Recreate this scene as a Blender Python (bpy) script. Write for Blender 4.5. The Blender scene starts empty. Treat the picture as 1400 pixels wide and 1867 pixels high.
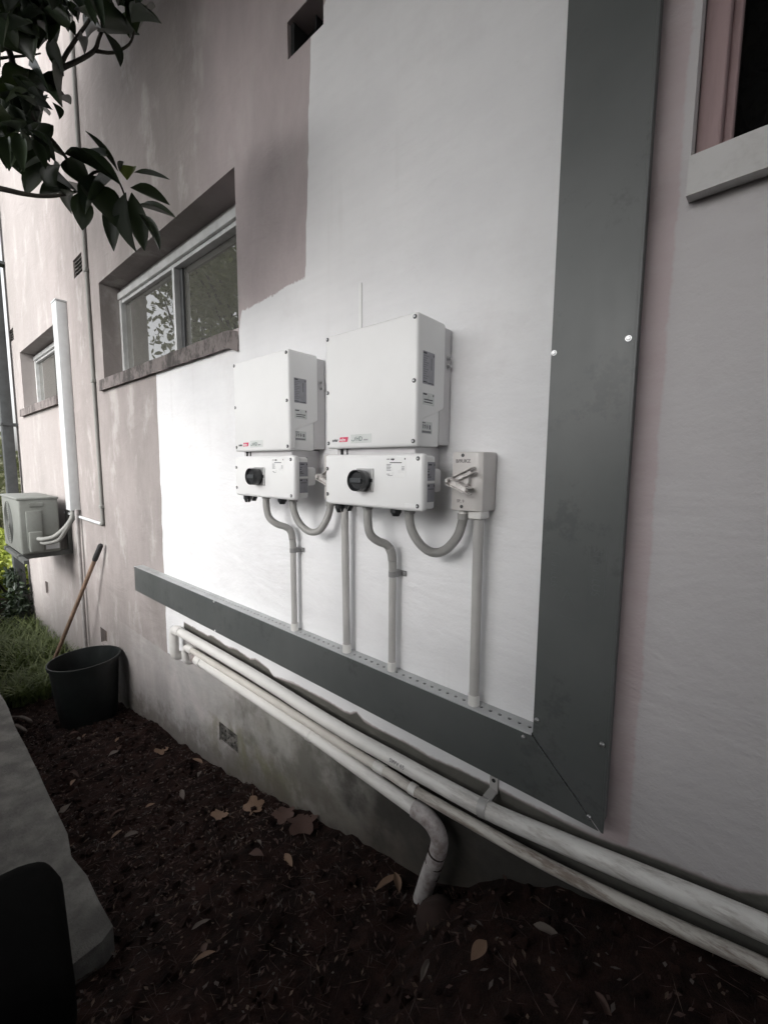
import bpy, bmesh, math, random
from mathutils import Vector, Matrix, noise as mnoise
random.seed(11)
R = math.radians
S = bpy.context.scene
COL = S.collection

# ------------------------------------------------------------------ camera
cam = bpy.data.cameras.new('camera'); camo = bpy.data.objects.new('camera', cam); COL.objects.link(camo)
cam.sensor_fit = 'HORIZONTAL'; cam.sensor_width = 36.0; cam.lens = 19.87
cam.clip_start = 0.01; cam.clip_end = 400
cr, cu, cf = Vector((0.75724, 0.653085, 0.008243)), Vector((-0.075892, 0.075446, 0.994258)), Vector((-0.648713, 0.753517, -0.106694))
M = Matrix((cr, cu, -cf)).transposed().to_4x4(); M.translation = (0, -0.94, 1.35)
camo.matrix_world = M
S.camera = camo

# ------------------------------------------------------------------ sky, sun, exposure
SUN = Vector((0.17, -0.80, 0.52)).normalized()
EL = math.asin(SUN.z); ROT = math.atan2(SUN.x, SUN.y)
w = bpy.data.worlds.new('World'); S.world = w; w.use_nodes = True
nt = w.node_tree; nt.nodes.clear()
sk = nt.nodes.new('ShaderNodeTexSky'); sk.sky_type = 'NISHITA'; sk.sun_disc = False
sk.sun_elevation = EL; sk.sun_rotation = ROT; sk.dust_density = 4.0; sk.air_density = 1.0; sk.ozone_density = 1.0
hs = nt.nodes.new('ShaderNodeHueSaturation'); hs.inputs['Saturation'].default_value = 0.12
bg = nt.nodes.new('ShaderNodeBackground'); bg.inputs['Strength'].default_value = 0.15
wo = nt.nodes.new('ShaderNodeOutputWorld')
nt.links.new(sk.outputs[0], hs.inputs['Color']); nt.links.new(hs.outputs[0], bg.inputs[0]); nt.links.new(bg.outputs[0], wo.inputs[0])
sl = bpy.data.lights.new('sun', 'SUN'); sl.energy = 0.6; sl.angle = R(28); sl.color = (1, 0.97, 0.93)
so = bpy.data.objects.new('sun', sl); COL.objects.link(so); so.rotation_euler = (-SUN).to_track_quat('-Z', 'Y').to_euler(); so.location = SUN * 30
S.view_settings.view_transform = 'Standard'; S.view_settings.look = 'None'; S.view_settings.gamma = 1
S.view_settings.use_curve_mapping = False
S.view_settings.exposure = 1.42

# ------------------------------------------------------------------ object helpers
def put(name, me, parent=None, loc=None):
    o = bpy.data.objects.new(name, me); COL.objects.link(o)
    if parent is not None: o.parent = parent
    if loc is not None: o.location = loc
    return o
def thing(name, label, cat, loc=(0, 0, 0), group=None):
    o = bpy.data.objects.new(name, None); COL.objects.link(o); o.location = loc; o.empty_display_size = .05
    return tag(o, label, cat, group)
def tag(o, label, cat, group=None):
    o['label'] = label; o['category'] = cat
    if group: o['group'] = group
    return o
def mesh(name, bm, mat, smooth=False):
    bmesh.ops.recalc_face_normals(bm, faces=bm.faces)
    me = bpy.data.meshes.new(name); bm.to_mesh(me); bm.free()
    for m in (mat if isinstance(mat, (list, tuple)) else [mat]): me.materials.append(m)
    if smooth:
        for p in me.polygons: p.use_smooth = True
    return me
def part(name, bm, mat, parent=None, smooth=False, loc=None):
    o = put(name, mesh(name, bm, mat, smooth), parent, loc)
    if name == 'print': o['kind'] = 'stuff'
    return o
def copy_tree(o, parent=None):
    c = o.copy(); COL.objects.link(c)
    if parent is not None: c.parent = parent; c.matrix_parent_inverse = Matrix()
    for ch in list(o.children): copy_tree(ch, c)
    return c
def smooth_by_angle(o, ang=40):
    me = o.data
    for p in me.polygons: p.use_smooth = True
    me.set_sharp_from_angle(angle=R(ang))
    return o
# bmesh pieces
def box(bm, x0, x1, y0, y1, z0, z1, bev=0, seg=2, mi=0):
    vs = [bm.verts.new(p) for p in ((x0,y0,z0),(x1,y0,z0),(x1,y1,z0),(x0,y1,z0),(x0,y0,z1),(x1,y0,z1),(x1,y1,z1),(x0,y1,z1))]
    fs = [bm.faces.new([vs[i] for i in q]) for q in ((0,3,2,1),(4,5,6,7),(0,1,5,4),(1,2,6,5),(2,3,7,6),(3,0,4,7))]
    for f in fs: f.material_index = mi
    if bev:
        es = list({e for f in fs for e in f.edges})
        bmesh.ops.bevel(bm, geom=es, offset=bev, segments=seg, affect='EDGES', profile=.5)
    return bm
def prism(bm, pts, axis, a, b, bev=0, seg=2):
    """pts: 2D outline; axis 'x' -> (y,z) outline pushed from x=a to x=b; 'y' -> (x,z) outline from y=a to y=b; 'z' -> (x,y)"""
    def P(p, t): return {'x': (t, p[0], p[1]), 'y': (p[0], t, p[1]), 'z': (p[0], p[1], t)}[axis]
    A = [bm.verts.new(P(p, a)) for p in pts]; B = [bm.verts.new(P(p, b)) for p in pts]
    n = len(pts); fs = [bm.faces.new(A[::-1]), bm.faces.new(B)]
    for i in range(n): fs.append(bm.faces.new((A[i], A[(i+1) % n], B[(i+1) % n], B[i])))
    if bev:
        bmesh.ops.recalc_face_normals(bm, faces=fs)
        es = list({e for f in fs for e in f.edges})
        bmesh.ops.bevel(bm, geom=es, offset=bev, segments=seg, affect='EDGES', profile=.5)
    return bm
def cyl(bm, c, d, r, h, n=16, r2=None, cap=True):
    """cylinder from c along unit direction d for length h"""
    d = Vector(d).normalized(); q = d.to_track_quat('Z', 'Y').to_matrix(); c = Vector(c); r2 = r if r2 is None else r2
    A = []; B = []
    for i in range(n):
        a = 2*math.pi*i/n; v = Vector((math.cos(a), math.sin(a), 0))
        A.append(bm.verts.new(c + q @ (v*r))); B.append(bm.verts.new(c + q @ (v*r2) + d*h))
    for i in range(n): bm.faces.new((A[i], A[(i+1) % n], B[(i+1) % n], B[i]))
    if cap: bm.faces.new(A[::-1]); bm.faces.new(B)
    return bm
def spline(pts, sub=6):
    P = [Vector(p) for p in pts]; out = []
    for i in range(len(P)-1):
        p0 = P[max(i-1, 0)]; p1 = P[i]; p2 = P[i+1]; p3 = P[min(i+2, len(P)-1)]
        for k in range(sub):
            t = k/sub
            out.append(.5*((2*p1)+(p2-p0)*t+(2*p0-5*p1+4*p2-p3)*t*t+(3*p1-p0-3*p2+p3)*t**3))
    out.append(P[-1]); return out
def tube(bm, pts, r, n=12, cap=True):
    """r: radius, list of radii or function of index"""
    P = [Vector(p) for p in pts]; rings = []; ref = None
    for i, p in enumerate(P):
        d = (P[min(i+1, len(P)-1)] - P[max(i-1, 0)]).normalized()
        if ref is None:
            ref = d.orthogonal().normalized()
        ref = (ref - d*ref.dot(d)).normalized(); s = d.cross(ref)
        rr = r(i) if callable(r) else (r[i] if isinstance(r, (list, tuple)) else r)
        rings.append([bm.verts.new(p + (ref*math.cos(2*math.pi*k/n) + s*math.sin(2*math.pi*k/n))*rr) for k in range(n)])
    for a, b in zip(rings[:-1], rings[1:]):
        for k in range(n): bm.faces.new((a[k], a[(k+1) % n], b[(k+1) % n], b[k]))
    if cap: bm.faces.new(rings[0][::-1]); bm.faces.new(rings[-1])
    return bm
def NB(): return bmesh.new()
def text(name, s, size, mat, parent, loc, rot, shear=0, depth=.0002, align='LEFT', sx=1, bold=0):
    cu_ = bpy.data.curves.new(name, 'FONT'); cu_.body = s; cu_.size = size; cu_.extrude = depth; cu_.shear = shear; cu_.align_x = align; cu_.offset = bold
    cu_.resolution_u = 3
    tmp = bpy.data.objects.new('tmp', cu_); COL.objects.link(tmp)
    dg = bpy.context.evaluated_depsgraph_get(); me = bpy.data.meshes.new_from_object(tmp.evaluated_get(dg)); me.name = name
    bpy.data.objects.remove(tmp); me.materials.clear(); me.materials.append(mat)
    o = put(name, me, parent, loc); o.rotation_euler = rot; o.scale = (sx, 1, 1)
    return o
FRONT = (R(90), 0, 0); SIDE = (R(90), 0, R(90))

# ------------------------------------------------------------------ materials
class G:
    def __init__(s, name):
        s.m = bpy.data.materials.new(name); s.m.use_nodes = True; s.t = s.m.node_tree; s.n = s.t.nodes
        s.b = s.n['Principled BSDF']; s.out = s.n['Material Output']
        s.tc = s.n.new('ShaderNodeTexCoord')
    def l(s, a, b): s.t.links.new(a, b)
    def sock(s, node, i, v):
        if v is None: return
        if isinstance(v, (int, float)): node.inputs[i].default_value = v
        elif isinstance(v, (tuple, list)): node.inputs[i].default_value = (*v, 1) if len(v) == 3 and node.inputs[i].type == 'RGBA' else v
        else: s.l(v, node.inputs[i])
    def math(s, op, a, b=None, c=None, clamp=False):
        n = s.n.new('ShaderNodeMath'); n.operation = op; n.use_clamp = clamp
        s.sock(n, 0, a); s.sock(n, 1, b); s.sock(n, 2, c); return n.outputs[0]
    def mix(s, f, a, b, blend='MIX'):
        n = s.n.new('ShaderNodeMix'); n.data_type = 'RGBA'; n.blend_type = blend
        s.sock(n, 0, f); s.sock(n, 6, a); s.sock(n, 7, b); return n.outputs[2]
    def noise(s, scale, detail=3, rough=.55, vec=None, stretch=None, dist=0):
        n = s.n.new('ShaderNodeTexNoise'); n.inputs['Scale'].default_value = scale; n.inputs['Detail'].default_value = detail; n.inputs['Roughness'].default_value = rough; n.inputs['Distortion'].default_value = dist
        v = vec or s.tc.outputs['Object']
        if stretch:
            mp = s.n.new('ShaderNodeMapping'); mp.inputs['Scale'].default_value = stretch; s.l(v, mp.inputs[0]); v = mp.outputs[0]
        s.l(v, n.inputs['Vector']); return n.outputs[0]
    def ramp(s, v, a, b): # smoothstep a..b
        n = s.n.new('ShaderNodeMapRange'); n.interpolation_type = 'SMOOTHSTEP'
        s.sock(n, 0, v); n.inputs[1].default_value = a; n.inputs[2].default_value = b; return n.outputs[0]
    def bump(s, h, strength, dist):
        n = s.n.new('ShaderNodeBump'); n.inputs['Strength'].default_value = strength; n.inputs['Distance'].default_value = dist
        s.sock(n, 'Height', h); s.l(n.outputs[0], s.b.inputs['Normal']); return n
    def set(s, col=None, rough=None, metal=None, spec=None):
        if col is not None: s.sock(s.b, s.b.inputs.find('Base Color'), col)
        if rough is not None: s.sock(s.b, s.b.inputs.find('Roughness'), rough)
        if metal is not None: s.b.inputs['Metallic'].default_value = metal
        if spec is not None: s.b.inputs['Specular IOR Level'].default_value = spec
        return s
def plain(name, col, rough=.6, metal=0, var=.12, scale=20, bump=0, bscale=200, spec=.5, stretch=None):
    g = G(name); f = g.noise(scale, 4, stretch=stretch); d = tuple(c*(1-var) for c in col); u = tuple(min(1, c*(1+var)) for c in col)
    g.set(g.mix(g.ramp(f, .3, .7), d, u), g.math('MULTIPLY_ADD', g.noise(scale*2.3, 2), .2, rough-.1, clamp=True), metal, spec)
    if bump: g.bump(g.noise(bscale, 3), bump, .002)
    return g.m
def stained(name, col, dirt, amount=.5, rough=.5, scale=9, stretch=None, bump=.15, xr=None):
    g = G(name); a = g.noise(scale, 6, .65, stretch=stretch); b = g.noise(scale*7, 4, .7, stretch=stretch)
    f = g.ramp(g.math('MULTIPLY_ADD', b, .45, a), .62, .95 + (.5-amount))
    if xr:
        sp = g.n.new('ShaderNodeSeparateXYZ'); g.l(g.tc.outputs['Object'], sp.inputs[0]); f = g.math('MULTIPLY', f, g.math('MULTIPLY_ADD', g.ramp(sp.outputs[0], *xr), .85, .15))
    base = g.mix(g.noise(scale*.6, 2), tuple(c*.9 for c in col), col)
    g.set(g.mix(g.math('MULTIPLY', f, min(1, amount*1.6)), base, dirt), rough); g.bump(b, bump, .001)
    return g.m

M_white = plain('white powder coat', (.80, .80, .80), .38, var=.02, scale=6, bump=.03, bscale=600)
M_whiteback = plain('pale grey cast metal', (.55, .54, .55), .5, var=.05, scale=8, bump=.05, bscale=400)
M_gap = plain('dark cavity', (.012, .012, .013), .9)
M_blackshape = plain('matt black shape', (.0018, .0018, .0018), .8, spec=.04)
M_black = plain('black plastic', (.016, .017, .019), .38, var=.15)
M_screw = plain('dark screw recess', (.06, .06, .062), .4, .3)
M_steel = plain('zinc steel', (.55, .55, .56), .32, .9, var=.1)
M_plate = plain('brushed switch plate', (.50, .50, .50), .35, .6)
M_label = plain('printed label film', (.30, .30, .33), .35, var=.08, scale=60)
M_labelw = plain('white label film', (.82, .82, .82), .3, var=.02)
M_label2 = plain('clear grey label film', (.62, .64, .63), .3, var=.03)
M_ink = plain('dark label ink', (.05, .05, .06), .6)
M_inklite = plain('grey label ink', (.22, .22, .24), .6)
M_red = plain('red label ink', (.62, .06, .13), .5)
M_teal = plain('grey green label ink', (.09, .15, .14), .5)
M_tray = G('slate grey sheet steel')
_g = M_tray; _f = _g.noise(3.2, 5, .6); _s = _g.noise(11, 5, .7, stretch=(1, 1, .25)); _sp = _g.ramp(_g.math('MULTIPLY', _g.noise(5, 2), _g.noise(26, 5, .75)), .30, .40)
_g.set(_g.mix(_g.math('MULTIPLY', _sp, .38), _g.mix(_g.ramp(_f, .3, .7), (.080, .087, .086), (.102, .108, .107)), (.036, .040, .040)), _g.math('MULTIPLY_ADD', _s, .25, .30, clamp=True), .0, .5)
_g.bump(_g.noise(7, 2), .06, .01)
M_tray = M_tray.m
M_traytop = plain('pale grey perforated steel', (.42, .43, .435), .5, .0, var=.08)
M_conduit = plain('grey electrical conduit', (.42, .41, .40), .42, var=.06, scale=12)
M_flex = plain('grey flexible conduit', (.30, .295, .285), .45, var=.08, scale=15)
M_sock = plain('white conduit socket', (.68, .67, .65), .4, var=.04)
M_clip = plain('clear grey saddle', (.22, .22, .22), .3)
M_iso = plain('putty grey isolator plastic', (.55, .525, .51), .42, var=.03, bump=.04, bscale=500)
M_isoink = plain('embossed lettering grey', (.27, .25, .25), .6)
M_lever = plain('chrome grey lever', (.60, .575, .56), .28, .35)
M_pvc = stained('aged white drain pipe', (.78, .765, .74), (.17, .13, .10), .42, .42, 13, (.5, 3, 3), xr=(-1.1, -.2))
M_pvcdirty = stained('mud stained drain pipe', (.66, .63, .585), (.17, .12, .09), .54, .55, 13, (.45, 3, 3), xr=(-.95, -.3))
M_pvcold = stained('purple grey weathered pipe', (.56, .53, .525), (.14, .09, .08), .5, .6, 9)
M_stone = stained('reddish brown stone', (.040, .022, .018), (.02, .012, .010), .5, .9, 18)
M_alu = plain('weathered aluminium', (.55, .56, .56), .4, .25, var=.12, scale=14)
M_alud = plain('dark window gasket', (.05, .052, .055), .5)
M_sill = stained('weathered concrete sill', (.20, .175, .17), (.05, .045, .042), .6, .9, 14, (1, 1, .5), .4)
M_sillp = stained('painted concrete sill', (.60, .59, .585), (.30, .29, .27), .3, .85, 12, None, .4)
M_jamb = stained('mauve painted timber', (.40, .285, .29), (.22, .15, .15), .4, .6, 12, (1, 1, .15))
g = G('window glass'); g.set((.105, .104, .096), .008); g.b.inputs['IOR'].default_value = 2.8
g.bump(g.noise(1.2, 0), .006, .05); M_glass = g.m
g = G('dark room window glass'); g.set((.006, .006, .006), .02); g.b.inputs['IOR'].default_value = 1.5; M_glassd = g.m
M_vent = stained('terracotta vent', (.13, .10, .085), (.05, .045, .04), .5, .9, 30)
M_ventg = stained('grey cement vent', (.16, .15, .14), (.04, .04, .035), .6, .9, 30)
M_ac = stained('greyish beige metal casing', (.20, .21, .195), (.13, .135, .12), .4, .5, 6)
M_acd = plain('grey coil grille', (.10, .105, .10), .6)
M_trunk = plain('pale metal line cover', (.56, .58, .59), .4, 0, var=.04)
M_hose = plain('pale insulation tube', (.22, .222, .21), .7, var=.06)
M_down = plain('charcoal painted downpipe', (.055, .060, .062), .5, var=.15)
M_ddrain = plain('grey drain tube', (.30, .285, .28), .6)
M_grip = plain('black rubber grip', (.02, .02, .021), .7)
M_wood = plain('worn timber handle', (.21, .14, .10), .75, var=.25, scale=30, stretch=(1, 1, .1))
M_bucket = plain('dark green black plastic', (.008, .0105, .0105), .5, var=.2, scale=14)
M_conc = G('aged concrete'); _g = M_conc
_g.set(_g.mix(_g.ramp(_g.noise(9, 6, .65), .35, .7), (.095, .092, .086), (.185, .178, .166)), .95); _g.bump(_g.math('ADD', _g.noise(160, 5, .75), _g.noise(26, 5, .7)), .9, .006); M_conc = _g.m
M_bark = stained('dark bark', (.045, .038, .03), (.02, .018, .015), .5, .9, 30)
def leafmat(name, a, b, trans=.25, rough=.4):
    g = G(name); oi = g.n.new('ShaderNodeObjectInfo'); geo = g.n.new('ShaderNodeNewGeometry')
    f = g.math('ADD', oi.outputs['Random'], geo.outputs['Random Per Island']); f = g.math('FRACT', f)
    c = g.mix(g.math('MULTIPLY_ADD', g.noise(25, 2), .3, g.math('MULTIPLY', f, .8), clamp=True), a, b); g.set(c, rough)
    tr = g.n.new('ShaderNodeBsdfTranslucent'); g.l(g.mix(.5, c, (.10, .16, .02)), tr.inputs[0])
    ms = g.n.new('ShaderNodeMixShader'); ms.inputs[0].default_value = trans
    g.l(g.b.outputs[0], ms.inputs[1]); g.l(tr.outputs[0], ms.inputs[2]); g.l(ms.outputs[0], g.out.inputs[0]); return g.m
M_leaf = leafmat('dark glossy leaf', (.009, .015, .010), (.022, .033, .017), .08, .38)
M_leafy = leafmat('yellowing leaf', (.13, .14, .03), (.10, .12, .03), .25, .45)
M_tree = leafmat('canopy leaf', (.10, .105, .06), (.19, .19, .11), .35, .5)
M_shrub = leafmat('bright shrub leaf', (.20, .26, .04), (.42, .46, .09), .4, .45)
M_weed = leafmat('weed leaf', (.07, .10, .03), (.17, .20, .08), .3, .6)
M_ivy = leafmat('ivy leaf', (.015, .026, .016), (.03, .045, .025), .1, .5)
M_dry = [stained('tan dry leaf', (.24, .15, .10), (.11, .065, .045), .5, .75, 40), stained('brown dry leaf', (.10, .056, .045), (.045, .026, .022), .5, .8, 40), stained('grey dry leaf', (.15, .125, .11), (.08, .06, .05), .5, .85, 40)]
M_lit = [stained('chip tan', (.14, .095, .07), (.04, .025, .018), .5, .9, 40), stained('chip brown', (.075, .042, .035), (.02, .012, .01), .5, .9, 40), stained('chip grey', (.11, .09, .082), (.04, .033, .03), .5, .9, 40)]
M_soil = G('dark damp soil'); _g = M_soil
_g.set(_g.mix(_g.ramp(_g.noise(14, 8, .7), .35, .7), (.010, .0048, .004), (.034, .0165, .013)), .95, spec=.2)
_g.bump(_g.math('ADD', _g.noise(60, 6, .7), _g.noise(220, 3)), .8, .012); M_soil = _g.m

# wall: bare old render, fresh white coat with ragged edges, pink strip, plinth darker to the right
g = G('house render and paint')
sep = g.n.new('ShaderNodeSeparateXYZ'); g.l(g.tc.outputs['Object'], sep.inputs[0]); X, Y_, Z = sep.outputs
jn = g.noise(9, 4, .6); jf = g.noise(60, 3, .6)
jit = g.math('ADD', g.math('MULTIPLY_ADD', jn, .05, -.025), g.math('MULTIPLY_ADD', jf, .026, -.013))
jit2 = g.math('ADD', g.math('MULTIPLY_ADD', g.noise(14, 3, .6, stretch=(1, 1, .35)), .03, -.015), g.math('MULTIPLY_ADD', g.noise(3, 2, .5), .04, -.02))
xj = g.math('ADD', X, jit2)
def fcurve(pts, lo, hi):
    n = g.n.new('ShaderNodeFloatCurve'); c = n.mapping.curves[0]
    P = [((x+6.5)/8.5, (z-lo)/(hi-lo)) for x, z in pts]
    c.points[0].location = P[0]; c.points[1].location = P[-1]
    for p in P[1:-1]: c.points.new(*p)
    for p in c.points: p.handle_type = 'VECTOR'
    n.mapping.update()
    g.l(g.math('MULTIPLY_ADD', xj, 1/8.5, 6.5/8.5, clamp=True), n.inputs['Value'])
    return g.math('MULTIPLY_ADD', n.outputs[0], hi-lo, lo)
ztop = fcurve([(-6.5, -1), (-2.405, -1), (-2.395, 1.84), (-1.575, 1.84), (-1.565, 1.946), (-1.44, 1.955), (-1.316, 1.957), (-1.22, 1.968), (-1.148, 1.974), (-1.138, 2.66), (-1.05, 2.71), (-.98, 2.86), (-.9, 3.0), (2, 3.0)], -1, 3)
zbot = fcurve([(-6.5, .3), (-2.40, .30), (-2.195, .31), (-2.185, .537), (-1.918, .532), (-1.906, .546), (-1.692, .530), (-1.682, .546), (-1.53, .530), (-1.518, .547), (-1.412, .532), (-1.398, .512), (-1.248, .531), (-1.045, .533), (-.962, .526), (-.935, .550), (-.903, .552), (-.886, .529), (-.722, .537), (-.62, .532), (-.54, .543), (-.357, .549), (-.241, .553), (-.183, .559), (-.076, .582), (.028, .595), (.066, .608), (.08, .625), (2, .66)], -1, 3)
mt = g.ramp(g.math('SUBTRACT', ztop, g.math('ADD', Z, g.math('MULTIPLY', jit, .9))), -.003, .005)
mb = g.ramp(g.math('SUBTRACT', g.math('ADD', Z, g.math('MULTIPLY', jit, .35)), zbot), -.003, .004)
mask = g.math('MULTIPLY', mt, mb)
big = g.ramp(g.noise(1.3, 5, .6, stretch=(1, 1, .5)), .3, .7); mid = g.ramp(g.noise(5, 6, .65, stretch=(1, 1, .45)), .3, .72)
old = g.mix(g.math('MULTIPLY_ADD', mid, .5, g.math('MULTIPLY', big, .5)), (.235, .212, .203), (.355, .318, .310))
old = g.mix(g.math('MULTIPLY', g.ramp(X, -2.0, -1.6), .9), old, g.mix(mid, (.44, .385, .388), (.53, .465, .468)))
patch = g.ramp(g.noise(3.4, 6, .68, stretch=(1.2, 1, .6)), .52, .66)
old = g.mix(g.math('MULTIPLY', patch, .45), old, (.52, .495, .48))
old = g.mix(g.math('MULTIPLY', g.ramp(X, -3.8, -5.0), .45), old, (.33, .31, .302))       # render drawn towards one mid tone past the line cover
white = g.mix(g.ramp(g.noise(2.2, 5, .6), .3, .75), (.80, .80, .81), (.72, .72, .735))
white = g.mix(g.math('MULTIPLY', g.ramp(g.noise(12, 5, .7), .58, .8), .25), white, (.62, .61, .61))
white = g.mix(g.ramp(X, -.30, -.17), white, (.52, .50, .507))                              # greyer, darker tone right of the steel duct
strip = g.math('MULTIPLY', g.ramp(X, -.19, -.185), g.ramp(g.math('ADD', X, g.math('MULTIPLY', jit, .4)), -.131, -.137))
white = g.mix(g.math('MULTIPLY', strip, .9), white, (.49, .405, .415))
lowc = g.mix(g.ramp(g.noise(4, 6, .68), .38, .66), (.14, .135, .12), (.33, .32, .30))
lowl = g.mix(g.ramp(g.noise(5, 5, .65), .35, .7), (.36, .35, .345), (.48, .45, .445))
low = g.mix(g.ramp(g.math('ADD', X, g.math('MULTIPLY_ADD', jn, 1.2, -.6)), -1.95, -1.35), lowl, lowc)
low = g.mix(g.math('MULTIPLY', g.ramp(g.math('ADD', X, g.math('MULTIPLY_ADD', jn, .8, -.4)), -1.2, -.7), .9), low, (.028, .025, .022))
moss = g.math('MULTIPLY', g.math('MULTIPLY', g.ramp(X, -2.1, -1.8), g.ramp(X, -1.1, -1.5)), g.math('MULTIPLY', g.ramp(g.math('MULTIPLY_ADD', jn, .3, Z), .45, .25), g.ramp(g.noise(7, 5, .6), .42, .62)))
low = g.mix(g.ramp(g.math('ADD', Z, g.math('MULTIPLY', jit, .6)), .435, .47), low, g.mix(g.noise(11, 5, .7), (.06, .058, .05), (.15, .145, .13)))  # dirty cement band, coloured darker still for the shade of the tray
low = g.mix(g.math('MULTIPLY', moss, .75), low, (.15, .145, .085))
splash = g.ramp(g.math('ADD', Z, g.math('MULTIPLY_ADD', X, -.17, g.math('MULTIPLY_ADD', g.noise(9, 5, .7), .5, -.25))), .42, .22)
lowZ = g.ramp(g.math('SUBTRACT', Z, zbot), .0, -.01)
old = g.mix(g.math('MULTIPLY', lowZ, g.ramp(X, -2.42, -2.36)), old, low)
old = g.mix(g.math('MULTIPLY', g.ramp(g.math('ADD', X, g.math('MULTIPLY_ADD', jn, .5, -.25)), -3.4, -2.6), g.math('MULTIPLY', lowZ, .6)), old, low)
old = g.mix(g.math('MULTIPLY', g.math('MULTIPLY', splash, g.ramp(Z, .5, .3)), .7), old, (.10, .085, .07))
speck = g.ramp(g.noise(190, 2, .6), .70, .78); white = g.mix(g.math('MULTIPLY', speck, .35), white, (.35, .33, .31))
drip = g.ramp(g.noise(16, 4, .6, stretch=(1, 1, .05)), .58, .75)
white = g.mix(g.math('MULTIPLY', g.math('MULTIPLY', drip, g.ramp(g.noise(1.7, 3), .45, .65)), .22), white, (.55, .53, .52))
roll = g.noise(34, 2, .5, stretch=(.12, 1, 1)); white = g.mix(g.math('MULTIPLY', g.ramp(roll, .35, .7), .10), white, (.62, .62, .63))
white = g.mix(g.math('MULTIPLY', g.ramp(g.noise(2.6, 6, .7), .50, .72), .30), white, (.60, .575, .58))
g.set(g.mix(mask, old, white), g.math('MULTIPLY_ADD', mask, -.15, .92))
bh = g.math('ADD', g.math('MULTIPLY', g.noise(150, 4, .6), .5), g.math('ADD', g.math('MULTIPLY', g.noise(22, 4, .6), 1.2), g.math('MULTIPLY', g.noise(5, 3, .5, stretch=(1, 1, .6)), 2.5)))
bh = g.math('MULTIPLY_ADD', mask, .25, bh)
bh = g.math('MULTIPLY_ADD', g.noise(2.2, 4, .6, stretch=(1.0, 1, 2.2), dist=.6), 6.0, bh)
g.bump(bh, .42, .004); M_wall = g.m

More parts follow.
